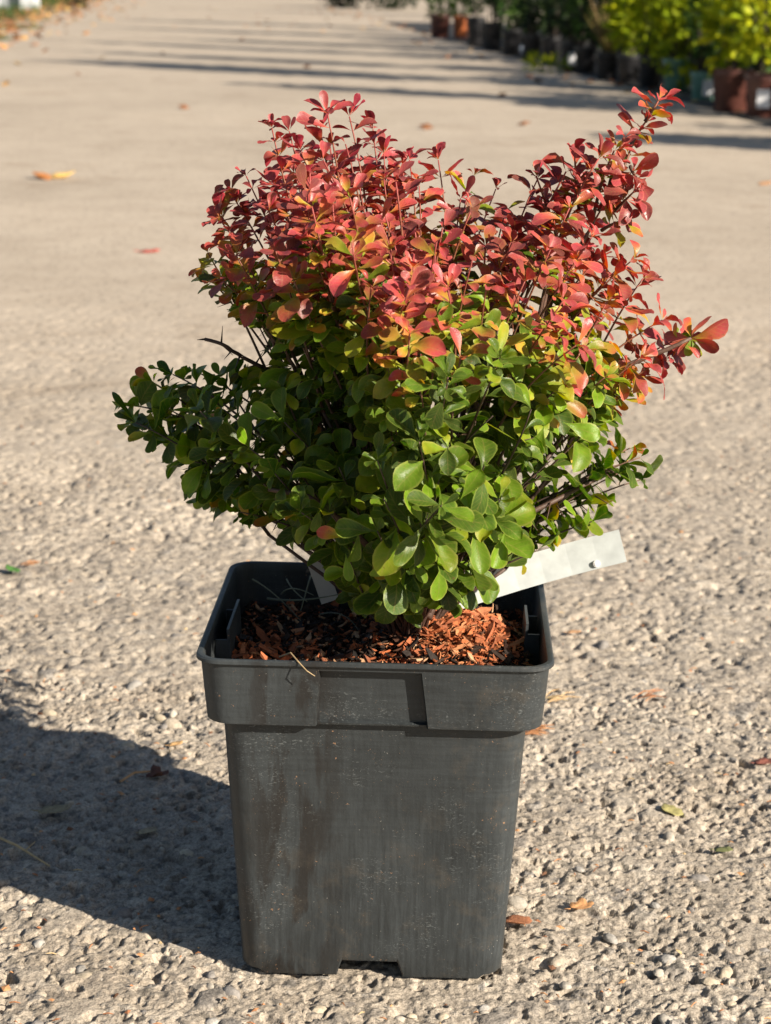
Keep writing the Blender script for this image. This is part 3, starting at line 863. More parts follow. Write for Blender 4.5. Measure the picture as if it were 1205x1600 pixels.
# shoots that shape the outline, from the photograph: (px, py, depth, options)
Y0 = 1.06
OUT = [
 (512,178,1.05),(546,182,1.06),(583,202,1.07),(452,205,1.05),(425,200,1.06),(470,235,1.02),(600,240,1.08),(385,275,1.05),(360,300,1.07),(334,325,1.06),(345,345,1.03),
 (325,395,1.05),(318,425,1.07),(350,440,1.03),(385,480,1.04),(400,500,1.07),(370,400,1.00),(420,330,1.00),(430,290,1.04),(505,250,1.01),(540,225,1.04),
 (640,250,1.09),(685,250,1.09),(740,275,1.10),(775,295,1.11),(720,310,1.06),(655,290,1.06),(600,280,1.03),(560,280,1.00),(480,300,0.99),(520,320,0.97),(600,330,0.98),(660,340,1.00),
 (730,345,1.02),(790,330,1.06),(840,280,1.06),(850,320,1.05),(830,350,1.00),(890,325,1.02),(925,370,1.01),(900,300,1.07),
 (990,405,1.06),(1005,435,1.05),(965,420,1.03),(940,400,1.08),(950,470,1.02),(900,420,0.98),(860,390,0.97),(800,380,0.96),(740,400,0.95),(680,400,0.94),(610,390,0.94),(550,380,0.95),(480,370,0.96),(430,390,0.98),
 (460,440,0.97),(520,440,0.95),(580,450,0.93),(640,450,0.92),(700,450,0.92),(760,450,0.93),(820,440,0.94),(880,470,0.96),(640,520,0.90),(690,520,0.91),(740,500,0.92),(870,520,0.94),(900,540,0.95),
 (1060,530,1.03),(1040,560,1.05),(1035,500,1.07),(1000,560,1.02),(990,610,1.03),(945,590,1.00),(940,625,1.05),(880,600,0.96),(830,560,0.94),(780,560,0.93),
 (655,600,0.89),(640,575,0.90),(700,590,0.91),(720,560,0.90),(560,560,0.97),(600,530,0.92),
 (1000,715,1.08),(985,700,1.06),(1000,750,1.07),(965,740,1.09),(940,780,1.08),(925,815,1.06),(900,760,1.05),(880,790,1.07),
 (920,670,1.00),(880,660,0.97),(830,640,0.94),(820,700,0.95),(770,650,0.92),(860,720,1.0),(760,720,0.93),(700,700,0.91),(655,690,0.90),(610,650,0.93),(780,780,0.96),(830,760,1.0),
 (195,632,1.08),(212,660,1.06),(240,598,1.09),(270,585,1.07),(305,580,1.06),(345,590,1.08),(390,600,1.08),(225,675,1.09),(270,690,1.05),(265,640,1.04),(310,640,1.02),(350,640,1.04),
 (305,765,1.06),(330,745,1.04),(300,720,1.07),(350,700,1.02),(390,700,1.00),(375,800,1.05),(400,770,1.02),(430,740,0.99),(445,660,1.0),(350,790,1.08),
 (470,800,0.97),(515,800,0.96),(440,800,0.99),(470,740,0.97),(530,730,0.95),(590,720,0.93),(560,660,0.96),(500,650,1.0),(545,870,0.98),(590,830,0.95),(600,780,0.93),(520,860,1.03),(470,850,1.06),
 (565,930,1.02),(620,930,1.0),(690,850,0.94),(650,800,0.93),(710,930,0.98),(745,890,0.97),(700,880,0.95),(800,875,1.0),(840,860,1.03),(640,870,0.95),(690,790,0.92),(740,810,0.94),(760,850,0.98),(600,900,0.99),(580,880,1.03)]
for (x, y, Yd) in OUT:
    if y > 600 and rs.random() < 0.22 and 330 < x < 940: continue
    if 300 < y < 600 and 520 < x < 960 and rs.random() < 0.20: continue
    tip = at(x, y, Yd + rs.uniform(-0.022, 0.022))
    low = y > 640
    grown(tip, 0.58 if not low else 0.4, nodes=6 if not low else 5, size=1.0 if not low else 1.1, pitch=0.0080 if not low else 0.0115, r0=0.0009, nl=(4, 6) if not low else (3, 5))
# crown filling
n_fill = 0
while n_fill < 70:
    x, y = rs.uniform(180, 1120), rs.uniform(190, 930)
    if not inside(x, y): continue
    e = edge_dist(x, y)
    if e < 14: continue
    if y > 560 and rs.random() < 0.85: continue
    dmax = min(0.14, 0.02 + e * 0.00105)
    Yd = Y0 + rs.uniform(-dmax * 0.9, dmax)
    tip = at(x, y, Yd)
    if tip.z < 0.19: continue
    grown(tip, rs.uniform(0.55, 0.75), nodes=5)
    n_fill += 1
# inner leafy sprays that close the middle of the bush
for i in range(34):
    x, y = rs.uniform(425, 640), rs.uniform(540, 740)
    grown(at(x, y, rs.uniform(0.985, 1.10)), rs.uniform(0.35, 0.55), nodes=4, pitch=0.0105, nl=(3, 5), red=0.06 if y > 590 else 0.3)
# the long red shoot rising at the upper right
R1 = [(870, 450, 1.05), (905, 390, 1.05), (935, 330, 1.055), (960, 285, 1.06), (985, 230, 1.065), (1008, 190, 1.07), (1028, 158, 1.07)]
PR = [at(*q) for q in R1]
limb([BASE, BASE.lerp(PR[0], 0.5), PR[0]], 0.0022, 0.0014, 8, 0.15)
for i in range(len(PR) - 1):
    shoot(PR[i], PR[i + 1] + Vector((rs.uniform(-1, 1), 0, 0)) * 0.001, nodes=4, size=1.0, br=8, red=0.92, nl=(4, 5), r0=0.0012, tipup=0.0, cover=1.0)
for (x, y, x2, y2) in [(905, 330, 898, 240), (925, 350, 960, 235), (880, 400, 838, 275), (950, 300, 975, 215), (985, 260, 1000, 285), (960, 330, 990, 300), (940, 360, 975, 345)]:
    shoot(at(x, y, 1.05), at(x2, y2, 1.04), nodes=4, size=0.95, br=8, red=0.9, nl=(4, 5))
# big rosette at the far right
c = at(1080, 528, 1.03)
limb([at(960, 580, 1.03), at(1020, 555, 1.03), c], 0.0014, 0.0011, 8, 0.2)
for (dx, dy, sz, r_) in [(-25, -55, 1.25, 0.62), (18, -62, 1.5, 0.85), (58, -28, 1.6, 0.78), (62, 18, 1.5, 0.9), (22, 48, 1.0, 0.92), (-28, 48, 1.05, 0.88), (-60, -5, 1.3, 0.9), (30, 62, 0.9, 0.3), (-15, 70, 0.9, 0.25), (-45, 30, 1.0, 0.7)]:
    ax = Vector((dx, rs.uniform(-45, 10), -dy)).normalized()
    add_leaf(c, ax, Vector((0.45 + rs.uniform(-.4, .4), -0.9, 0.35 + rs.uniform(-.5, .5))), 0.0118 * sz * rs.uniform(0.85, 1.1), r_, rs.uniform(0, 0.3), 1.0)
for i in range(9):
    a = rs.uniform(0, 6.28); add_leaf(c + Vector((rs.uniform(-.010, .002), rs.uniform(-.004, .006), rs.uniform(-.005, .004))), Vector((math.cos(a), rs.uniform(-.6, .6), math.sin(a))), Vector((0.4, -0.7, 0.6)), rs.uniform(0.006, 0.012), rs.choice([0.25, 0.6, 0.85, 0.9]), 0.1, 1.0)
# front shoots with large clean leaves low in the crown
for (x, y, Yd, ang, sz, r_) in [(500, 790, 0.955, 100, 1.1, 0.08), (540, 790, 0.955, 60, 1.1, 0.15), (560, 830, 0.95, 95, 1.45, 0.1), (470, 770, 0.955, 140, 1.3, 0.12), (505, 760, 0.955, 250, 1.7, 0.0), (660, 820, 0.915, 250, 1.5, 0.18), (690, 790, 0.912, 280, 1.35, 0.12), (640, 850, 0.92, 120, 1.35, 0.2), (735, 810, 0.925, 260, 1.5, 0.2), (720, 780, 0.92, 300, 1.3, 0.16), (790, 830, 0.96, 110, 1.4, 0.2), (820, 840, 0.96, 50, 1.2, 0.24), (690, 880, 0.95, 95, 1.4, 0.2), (720, 900, 0.95, 80, 1.3, 0.22), (540, 840, 0.95, 200, 1.1, 0.6), (880, 660, 0.95, 20, 1.4, 0.2), (850, 665, 0.95, 110, 1.3, 0.16), (800, 690, 0.93, 100, 1.3, 0.15), (920, 790, 1.05, 95, 1.0, 0.2), (630, 860, 0.94, 60, 1.1, 0.18), (600, 860, 0.94, 100, 1.2, 0.16), (540, 865, 0.955, 80, 1.0, 0.2), (625, 930, 0.99, 95, 0.9, 0.42), (735, 925, 0.965, 85, 1.0, 0.40)]:
    a = math.radians(ang)
    ax = Vector((math.cos(a), rs.uniform(-0.35, 0.05), -math.sin(a)))
    add_leaf(at(x, y, Yd), ax, Vector((rs.uniform(0.0, 0.6), -0.9, 0.35)), 0.0135 * sz, r_, 0.0, rs.uniform(1.0, 1.25))
# stems that show
limb([at(648, 965, 1.03), at(636, 880, 0.985), at(629, 800, 0.96), at(632, 715, 0.945)], 0.0026, 0.0014, 2, 0.28)
limb([at(660, 960, 1.03), at(668, 915, 1.02), at(700, 870, 1.02), at(800, 815, 1.04), at(880, 775, 1.05), at(960, 735, 1.07)], 0.0024, 0.001, 8, 0.12)
limb([at(640, 960, 1.03), at(615, 900, 1.0), at(545, 820, 0.98), at(480, 775, 0.97), at(420, 765, 0.98)], 0.0022, 0.001, 1, 0.25)
limb([at(655, 965, 1.04), at(640, 910, 1.05), at(600, 800, 1.06)], 0.0028, 0.0018, 3, 0.15)
limb([at(668, 965, 1.04), at(690, 900, 1.06), at(720, 800, 1.06)], 0.0028, 0.0018, 7, 0.15)
# bare thorny twig on the left
tw = [at(470, 610, 1.05), at(428, 583, 1.045), at(398, 568, 1.04), at(370, 553, 1.035), at(346, 537, 1.03), at(320, 530, 1.03)]
limb(tw, 0.0012, 0.0009, 4, 0.02)
for (x, y, dx, dy) in [(346, 537, 2, -28), (346, 537, 18, 18), (320, 530, -12, 1), (375, 556, -8, 22), (400, 568, 12, -20), (402, 570, -16, 4), (428, 583, 4, -24), (362, 548, -12, 14)]:
    p = at(x, y, 1.035 if x < 400 else 1.043)
    q = at(x + dx, y + dy, 1.03 if x < 400 else 1.04)
    STEMS[4].tube([p, q], [0.0006, 0.0001], 4, 0.02)
for (x, y, dx, dy) in [(870, 790, 14, 22), (860, 785, -6, 30), (820, 805, 20, 24), (700, 850, -10, 20), (930, 775, 24, 14), (800, 818, -16, 14)]:
    p = at(x, y, 1.045); STEMS[8].tube([p, at(x + dx, y + dy, 1.035)], [0.0005, 0.0001], 4, 0.25)

# openings between the limbs, where the pavement and the inner stems show
HOLES = [(450, 650, 14, 9), (515, 640, 12, 10), (950, 760, 24, 14), (900, 800, 30, 14), (880, 700, 22, 14), (620, 560, 16, 10), (380, 640, 16, 10), (330, 700, 14, 9), (800, 305, 34, 24), (760, 300, 16, 14), (830, 455, 26, 18), (700, 300, 16, 10), (660, 480, 14, 10), (900, 640, 18, 10), (890, 250, 18, 16), (470, 560, 26, 30), (840, 470, 22, 30), (800, 510, 20, 16), (700, 760, 20, 14), (860, 800, 46, 15), (900, 735, 26, 18), (820, 745, 22, 14), (470, 715, 22, 12), (760, 640, 20, 12), (930, 690, 24, 12), (430, 690, 20, 10), (630, 770, 18, 30), (405, 740, 24, 10), (955, 520, 16, 14), (560, 760, 20, 10), (660, 730, 20, 16)]
def gapped(x, y):
    for hx, hy, ha, hb in HOLES:
        if ((x - hx) / ha) ** 2 + ((y - hy) / hb) ** 2 < 1: return rs.random() < 0.10
    return True
# prune leaves that stray well beyond the crown's own outline
def keep(L):
    o = L[1] + L[0][:, 0] * L[6] * 0.6
    x, y, _ = project(o)
    x, y = float(x), float(y)
    if x < 432 and 500 < y < 572: return inside(x, y)
    if inside(x, y):
        a_ = float(vnoise(np.array([o[0] + 3.0 + o[1] * 0.6]), np.array([o[2] + 3.0 - o[1] * 0.35]), 0.021, 77)[0])
        if a_ < (0.20 if x < 620 and y > 480 else 0.26) and rs.random() < 0.85: return False
        return gapped(x, y)
    return edge_dist(x, y) < (4 if (x > 735 and y > 815) or (x < 520 and y > 800) else 17) or (x > 1000 and 440 < y < 620)
LEAVES = [L for L in LEAVES if keep(L)]
# build every leaf in numpy; find those that show largest with a coarse depth buffer
NL = len(LEAVES)
ALLV = np.zeros((NL, NT_ * NS_, 3)); ALLLV = np.zeros_like(ALLV); ALLK = np.zeros_like(ALLV)
for i, (R3, o, q, red, pur, val, sz) in enumerate(LEAVES):
    v, lv = TEMPL[q]
    ALLV[i] = (v * sz) @ R3.T + o
    ALLLV[i] = lv; ALLK[i] = (red, pur, val)
cent = ALLV[:, LEAF_F].mean(axis=2)
px, py, pz = project(cent.reshape(-1, 3))
cell = 4
gx, gy = (px / cell).astype(int), (py / cell).astype(int)
key = gx + gy * 1000
ordr = np.lexsort((pz, key))
first = ordr[np.unique(key[ordr], return_index=True)[1]]
vis = np.bincount(first // len(LEAF_F), minlength=NL)
top = np.argsort(-vis)[:292]
ind = np.zeros(NL, bool); ind[top] = True
for i in top:
    R3, o, q, red, pur, val, sz = LEAVES[i]
    ob = link('leaf', TEMPL_ME[q], parent=shrub)
    M4 = Matrix(((R3[0, 0], R3[0, 1], R3[0, 2], 0), (R3[1, 0], R3[1, 1], R3[1, 2], 0), (R3[2, 0], R3[2, 1], R3[2, 2], 0), (0, 0, 0, 1)))
    ob.matrix_local = Matrix.Translation(Vector(o) - BASE) @ M4 @ Matrix.Diagonal((sz, sz, sz, 1))
    ob.color = (red, pur, val, 1)
rest = np.where(~ind)[0]
Vr = ALLV[rest].reshape(-1, 3) - np.array(BASE)
Fr = (LEAF_F[None] + (np.arange(len(rest)) * NT_ * NS_)[:, None, None]).reshape(-1, 4)
fm = mesh_np('foliage', Vr, Fr, {'lv': ('FLOAT_VECTOR', ALLLV[rest].reshape(-1, 3)), 'leafk': ('FLOAT_VECTOR', ALLK[rest].reshape(-1, 3))})
tag(link('foliage', fm, M_LEAF, shrub), kind='stuff')
for s_ in STEMS:
    if s_.v:
        s_.v = [tuple(Vector(p) - BASE) for p in s_.v]
        s_.build('branch', M_STEM, shrub, smooth=True)
print('leaves', NL)

# ------------------------------------------------------------------ fallen leaves and litter on the path
LM = {}
def fallen_leaf(name, loc, size, col, label, cat, seed, rz, lift=0.25, lobes=0, curl=0.5, group=None):
    r_ = random.Random(seed); n = 22
    vs_ = [(0, 0, 0.0)]
    for ring in (0.5, 1.0):
        for k in range(n):
            t = 2 * math.pi * k / n
            rad = 1.0
            if lobes: rad = 0.55 + 0.45 * abs(math.cos(t * lobes / 2)) ** 0.8
            rad *= 1 + r_.uniform(-0.1, 0.1)
            x, y = math.cos(t) * rad * ring, math.sin(t) * rad * ring * (0.62 if not lobes else 0.85)
            z = curl * (y * y) * 0.9 + lift * max(0, x) ** 2 + r_.uniform(-0.04, 0.04) * ring
            vs_.append((x, y, z))
    fs_ = [(0, 1 + k, 1 + (k + 1) % n) for k in range(n)] + [(1 + k, 1 + n + k, 1 + n + (k + 1) % n, 1 + (k + 1) % n) for k in range(n)]
    mb = MB(); mb.add([Vector(v) * size for v in vs_], fs_)
    mb.tube([Vector((-1, 0, 0.05)) * size, Vector((-1.5, 0.1, 0.1)) * size], [size * 0.04, size * 0.025], 4)
    o = mb.build(name, M_OBJ, smooth=True)
    zmin = min(v.co.z for v in o.data.vertices)
    o.location = (loc.x, loc.y, 0.0008 - zmin); o.rotation_euler = (0, 0, rz); o.color = (*col, 1)
    sm = o.modifiers.new('thickness', 'SOLIDIFY'); sm.thickness = size * 0.03
    return tag(o, label, cat, group)
fallen_leaf('fallen_leaf', ground(66, 280), 0.028, (0.50, 0.20, 0.06), 'rust orange fallen leaf standing on edge at the left of the path', 'leaf', 1, 2.4, 0.5, 0, 1.2)
fallen_leaf('fallen_leaf', ground(96, 279), 0.032, (0.75, 0.50, 0.16), 'pale yellow fallen leaf touching a rust orange one on the left of the path', 'leaf', 2, 0.3, 0.5, 0, 1.0)
fallen_leaf('fallen_leaf', ground(233, 394), 0.020, (0.62, 0.09, 0.06), 'small red fallen leaf lying alone left of the shrub', 'leaf', 3, 0.2, 0.2, 0, 0.2)
fallen_leaf('fallen_leaf', ground(1196, 288), 0.022, (0.62, 0.30, 0.12), 'pale orange fallen leaf at the right edge of the path', 'leaf', 4, 0.9)
fallen_leaf('fallen_leaf', ground(20, 893), 0.0075, (0.06, 0.17, 0.03), 'small green leaf by orange needles at the left edge', 'leaf', 5, 2.6, 0.6)
fallen_leaf('fallen_leaf', ground(808, 1444), 0.0085, (0.30, 0.12, 0.055), 'curled brown dry leaf beside the bottom right of the pot', 'leaf', 6, -0.25, 0.2, 0, 0.9)
fallen_leaf('fallen_leaf', ground(910, 1420), 0.0075, (0.50, 0.26, 0.11), 'crumpled orange leaf scrap on gravelly concrete right of the pot', 'leaf', 7, 0.4, 0.3, 5, 0.7)
fallen_leaf('fallen_leaf', ground(1050, 1270), 0.0085, (0.38, 0.34, 0.13), 'olive yellow leaf scrap on the concrete far right of the pot', 'leaf', 8, 2.2, 0.3, 0, 0.5)
fallen_leaf('fallen_leaf', ground(1196, 1194), 0.008, (0.26, 0.09, 0.06), 'dark reddish brown leaf at the right edge beside the pot height', 'leaf', 9, 0.2, 0.3, 0, 0.6)
fallen_leaf('fallen_leaf', ground(1130, 1330), 0.006, (0.16, 0.17, 0.06), 'dull olive leaf sliver flat on the concrete at lower right', 'leaf', 19, 0.1, 0.1, 0, 0.3)
fallen_leaf('fallen_leaf', ground(896, 990), 0.006, (0.60, 0.34, 0.17), 'tan orange scrap of leaf just right of the pot rim', 'leaf', 10, 0.1, 0.2)
fallen_leaf('fallen_leaf', ground(275, 1165), 0.0055, (0.60, 0.36, 0.15), 'tan leaf crumb just above the pot shadow', 'leaf', 14, 0.5, 0.3)
fallen_leaf('fallen_leaf', ground(85, 1270), 0.010, (0.34, 0.27, 0.15), 'pale dry leaf lying inside the shadow of the pot', 'leaf', 15, 0.1, 0.3)
M_LIT = mat_tone('dry_litter', [(0.0, (0.10, 0.06, 0.04)), (0.4, (0.40, 0.17, 0.08)), (0.7, (0.52, 0.28, 0.13)), (1.0, (0.50, 0.42, 0.24))], 0.8, 300, 0)
mb = MB()
mb.tube([ground(-14, 1310) + Vector((0, 0, 0.003)), ground(28, 1330) + Vector((0, 0, 0.0035)), ground(78, 1358) + Vector((0, 0, 0.002))], [0.0009, 0.0008, 0.0005], 6, 0.9)
mb.tube([ground(40, 1336) + Vector((0, 0, 0.003)), ground(55, 1325) + Vector((0, 0, 0.004))], [0.0005, 0.0003], 5, 0.9)
tag(mb.build('twig', M_LIT), 'thin straw coloured twig in the pot shadow at the left edge', 'twig')
mb = MB()
mb.tube([ground(188, 1228) + Vector((0, 0, 0.003)), ground(210, 1216) + Vector((0, 0, 0.004)), ground(240, 1209) + Vector((0, 0, 0.002))], [0.0008, 0.0008, 0.0005], 6, 0.75)
tag(mb.build('twig', M_LIT), 'short pale stick at the upper edge of the pot shadow', 'twig')
def tuft(px, py, n, spread, k, label, name='dry_needles'):
    mb = MB(); r_ = random.Random(px)
    g = ground(px, py)
    for i in range(n):
        a = r_.uniform(-0.5, 0.9); l = r_.uniform(0.5, 1) * spread
        p = g + Vector((r_.uniform(-0.3, 0.3) * spread, r_.uniform(-0.3, 0.3) * spread, r_.uniform(0.0015, 0.004)))
        d = Vector((math.cos(a), math.sin(a), r_.uniform(-0.05, 0.25))) * l
        mb.tube([p, p + d * 0.5 + Vector((0, 0, 0.1 * l)), p + d], [0.0004, 0.0005, 0.0002], 4, r_.choice(k))
    return tag(mb.build(name, M_LIT), label, 'needles')
fallen_leaf('fallen_leaf', ground(246, 1214), 0.0085, (0.13, 0.055, 0.035), 'dark brown shrivelled leaf beside a stick in the pot shadow', 'leaf', 23, 0.3, 0.3, 4, 0.9)
fallen_leaf('fallen_leaf', ground(232, 1302), 0.006, (0.42, 0.33, 0.20), 'tiny pale dry leaf scrap in the middle of the pot shadow', 'leaf', 24, 0.3, 0.3, 0, 0.6)
tuft(828, 1150, 16, 0.016, [0.5, 0.6, 0.7], 'tuft of orange dry needles beside the right edge of the pot')
tuft(40, 888, 10, 0.014, [0.5, 0.6], 'orange needles next to the small green leaf at left edge')
tuft(862, 1100, 8, 0.022, [0.85, 0.95], 'straw coloured needles right of the pot collar')
tuft(1000, 1095, 5, 0.026, [0.4, 0.5], 'thin brown needles on bright concrete right of the pot')
mb = MB(); r_ = random.Random(9)
for i in range(520):
    px, py = r_.uniform(-10, 1215), 620 + 990 * r_.random() ** 0.8
    g = ground(px, py)
    if abs(g.x) < 0.08 and 0.97 < g.y < 1.15: continue
    a = r_.uniform(0, 6.28); l = r_.uniform(0.0015, 0.006)
    d = Vector((math.cos(a), math.sin(a) , r_.uniform(-0.1, 0.3))) * l
    p = g + Vector((0, 0, 0.0012))
    k = r_.choice([0.1, 0.35, 0.45, 0.5, 0.6, 0.7, 0.9])
    if r_.random() < 0.55: mb.tube([p, p + d * 0.5 + Vector((0, 0, 0.0006)), p + d], [0.0003, 0.0004, 0.0002], 4, k)
    else:
        s = Vector((-d.y, d.x, r_.uniform(-0.3, 0.6) * l)) * r_.uniform(0.25, 0.5)
        mb.add([p, p + d * 0.5 + s, p + d, p + d * 0.5 - s + Vector((0, 0, 0.0006)), p + d * 0.5 + Vector((0, 0, 0.001))], [(0, 4, 1), (1, 4, 2), (2, 4, 3), (3, 4, 0)], k)
tag(mb.build('plant_litter', M_LIT), 'scattered dry needles and crumbs on the concrete path', 'litter', None, 'stuff')

# ------------------------------------------------------------------ background nursery stock
def leaf_cloud(center, radii, n, size, rng, k=(0.3, 0.8), shell=0.45, droop=0.0, narrow=0.5):
    """n leaf blades (two bent quads) spread through an uneven crown"""
    c = np.array(center); rd = np.array(radii)
    d = rng.normal(size=(n, 3)); d /= np.linalg.norm(d, axis=1)[:, None]
    lump = 1 + 0.22 * np.sin(d[:, 0] * 5 + rng.uniform(0, 6)) * np.sin(d[:, 2] * 6 + rng.uniform(0, 6)) + 0.12 * np.sin(d[:, 1] * 11 + 1)
    rr_ = (shell + (1 - shell) * rng.random(n)) ** 0.7 * lump
    P = c + d * rr_[:, None] * rd
    ax = d * 0.8 + rng.normal(size=(n, 3)) * 0.55; ax[:, 2] += 0.35 - droop
    ax /= np.linalg.norm(ax, axis=1)[:, None]
    up = rng.normal(size=(n, 3)) * 0.5 + np.array([0.2, -0.2, 0.9])
    sd = np.cross(ax, up); sd /= np.linalg.norm(sd, axis=1)[:, None] + 1e-6
    nr = np.cross(sd, ax)
    L = size * rng.uniform(0.6, 1.3, n)[:, None]; W = L * narrow * 0.5
    V = np.stack([P, P + ax * L * 0.5 + sd * W + nr * W * 0.3, P + ax * L, P + ax * L * 0.5 - sd * W + nr * W * 0.3, P + ax * L * 0.5], 1)
    F = np.array([(0, 4, 1), (1, 4, 2), (2, 4, 3), (3, 4, 0)])
    F = (F[None] + (np.arange(n) * 5)[:, None, None]).reshape(-1, 3)
    K = np.repeat(rng.uniform(k[0], k[1], n), 5)
    return V.reshape(-1, 3), F, K
GREENS = {
 'lime': [(0.0, (0.12, 0.17, 0.008)), (0.5, (0.33, 0.42, 0.012)), (1.0, (0.62, 0.60, 0.015))],
 'green': [(0.0, (0.022, 0.055, 0.012)), (0.5, (0.045, 0.10, 0.018)), (1.0, (0.10, 0.17, 0.03))],
 'dark': [(0.0, (0.008, 0.018, 0.007)), (0.5, (0.014, 0.030, 0.010)), (1.0, (0.040, 0.065, 0.014))],
 'straw': [(0.0, (0.12, 0.12, 0.03)), (0.5, (0.28, 0.24, 0.07)), (1.0, (0.40, 0.24, 0.12))],
}
M_GR = {k: mat_tone('foliage_' + k, v, 0.5, 60, 0, 0.3) for k, v in GREENS.items()}
M_BARK = simple('grey_brown_bark', (0.045, 0.034, 0.026), 0.9, 0.4, 60, 0.003)
PM = {k: simple('pot_plastic_' + k, c, 0.5, 0.2, 25) for k, c in {'black': (0.010, 0.010, 0.012), 'green': (0.11, 0.24, 0.19), 'brown': (0.085, 0.028, 0.020), 'orange': (0.52, 0.15, 0.05)}.items()}
M_BGSOIL = simple('pot_compost', (0.03, 0.02, 0.015), 0.95)
M_WHITE = simple('white_tag', (0.75, 0.76, 0.78), 0.4, 0.04)
M_TAN = simple('tan_tag', (0.45, 0.28, 0.10), 0.5, 0.1)

def pot_things(loc, top_r, h, colr, label, group=None, tagged=False, rz=0.0):
    o = tag(empty('plant_pot', loc, rz), label, 'plant pot', group)
    mb = MB(); n = 20; rings = []
    for (r, z) in [(0.74, 0.02), (0.75, 0.0), (0.78, 0.02), (0.92, 0.84), (0.93, 0.85), (1.0, 0.86), (1.0, 1.0), (0.95, 1.0), (0.92, 0.9), (0.9, 0.86)]:
        rings.append([(top_r * r * math.cos(2 * math.pi * k / n), top_r * r * math.sin(2 * math.pi * k / n), h * z) for k in range(n)])
    loft(mb, rings[:5]); mb.add(rings[0], [tuple(range(n))[::-1]])
    mb.build('body', PM[colr], o, smooth=True)
    mb = MB(); loft(mb, rings[4:]); mb.build('rim', PM[colr], o, smooth=False)
    mb = MB(); mb.add([(x, y, h * 0.88) for x, y, z in rings[9]], [tuple(range(n))]); mb.build('soil', M_BGSOIL, o)
    if tagged:
        mb = MB(); mb.box((0, 0, 0), (0.05, 0.003, 0.07), Matrix.Rotation(0.15, 4, 'X'))
        mb.build('price_tag', M_WHITE, o, loc=(random.uniform(-0.02, 0.02), -top_r * 0.9, h * 0.45))
    return o
def plant_thing(loc, radii, zc, n, size, colr, label, seed, group=None, narrow=0.5, name='potted_shrub', cat='shrub', trunk=0.006, k=(0.1, 0.95), stems=5):
    rng = np.random.default_rng(seed)
    o = tag(empty(name, loc), label, cat, group)
    mb = MB(); r_ = random.Random(seed)
    for i in range(stems):
        a = r_.uniform(0, 6.28)
        mb.tube([(0.02 * math.cos(a), 0.02 * math.sin(a), -0.01), (radii[0] * 0.3 * math.cos(a), radii[1] * 0.3 * math.sin(a), zc * 0.6), (radii[0] * 0.6 * math.cos(a), radii[1] * 0.6 * math.sin(a), zc + radii[2] * 0.4)], [trunk, trunk * 0.8, trunk * 0.3], 5)
    mb.build('stem', M_BARK, o, smooth=True)
    V, F, K = leaf_cloud((0, 0, zc), radii, n, size, rng, k, narrow=narrow)
    fo = link('foliage', mesh_np('foliage', V, F, {'rk': ('FLOAT', K)}, smooth=False), M_GR[colr], o); fo['kind'] = 'stuff'
    return o
# added black sheet: shade on the ground under the stock, put into colour
mb = MB(); e = []
for i in range(40):
    Y = 4.0 + i * 0.5; e.append((1.33 - 0.095 * (Y - 8.2) + 0.02 * math.sin(Y * 3.1) + 0.015 * math.sin(Y * 7.7), Y))
mb.add([(x, y, 0.004) for x, y in e] + [(x + 5.2, y + 0.4, 0.004) for x, y in e], [(i, 40 + i, 41 + i, i + 1) for i in range(39)])
tag(mb.build('ground_shade_sheet', simple('painted_ground_shade', (0.022, 0.021, 0.020), 0.8, 0.4, 12)), 'added black sheet standing in for ground shade under the rows of potted plants', None, None, 'structure')
# front row: (px, py of the base, width px, height px, pot colour, foliage colour, label of pot, label of plant, tagged)
ROW = [
 (1197, 186, 62, 66, 'brown', 'lime', 'red brown pot with a white tag, cut by the right edge', 'lime leafed shrub in the tagged pot at the right edge', True),
 (1147, 177, 66, 64, 'brown', 'lime', 'plain red brown pot second from the right edge', 'bright lime shrub over the plain red brown pot', False),
 (1100, 158, 40, 42, 'green', 'green', 'small teal green pot with a white tag left of the red brown pot', 'dull green plant in the small tagged teal pot', True),
 (1060, 144, 46, 48, 'green', 'lime', 'slanting sided teal green pot without a tag', 'lime yellow shrub over the untagged teal pot', False),
 (1018, 138, 40, 46, 'black', 'lime', 'black pot directly left of the untagged teal pot', 'yellow green shrub directly left of the teal pot plants', False),
 (984, 132, 38, 44, 'black', 'lime', 'black pot under the yellowest shrub of the row', 'yellowest of the lime shrubs in the row', False),
 (950, 126, 38, 42, 'black', 'straw', 'black pot behind the tall tan stake', 'straw coloured spiky grass behind the tall tan stake', False),
 (916, 116, 36, 40, 'black', 'green', 'black pot left of the straw grass', 'mid green shrub left of the straw grass', False),
 (893, 112, 34, 42, 'black', 'dark', 'black pot showing a white tag halfway along the row', 'dark shrub above the black pot with a white tag', True),
 (862, 100, 34, 40, 'black', 'dark', 'black pot beside the small weed on the path edge', 'dark shrub beside the small weed on the path edge', False),
 (832, 94, 32, 38, 'black', 'dark', 'black pot next to the pale blue tag', 'dark shrub next to the pale blue tag', False),
 (800, 88, 32, 40, 'black', 'green', 'black pot in the shaded far stretch of the row', 'greener shrub in the shaded far stretch of the row', False),
 (770, 80, 32, 42, 'black', 'dark', 'black pot second from the far end of the black ones', 'dark shrub second from the far end of the row', False),
 (744, 74, 30, 44, 'black', 'dark', 'farthest black pot of the row', 'dark shrub over the farthest black pot', False),
]
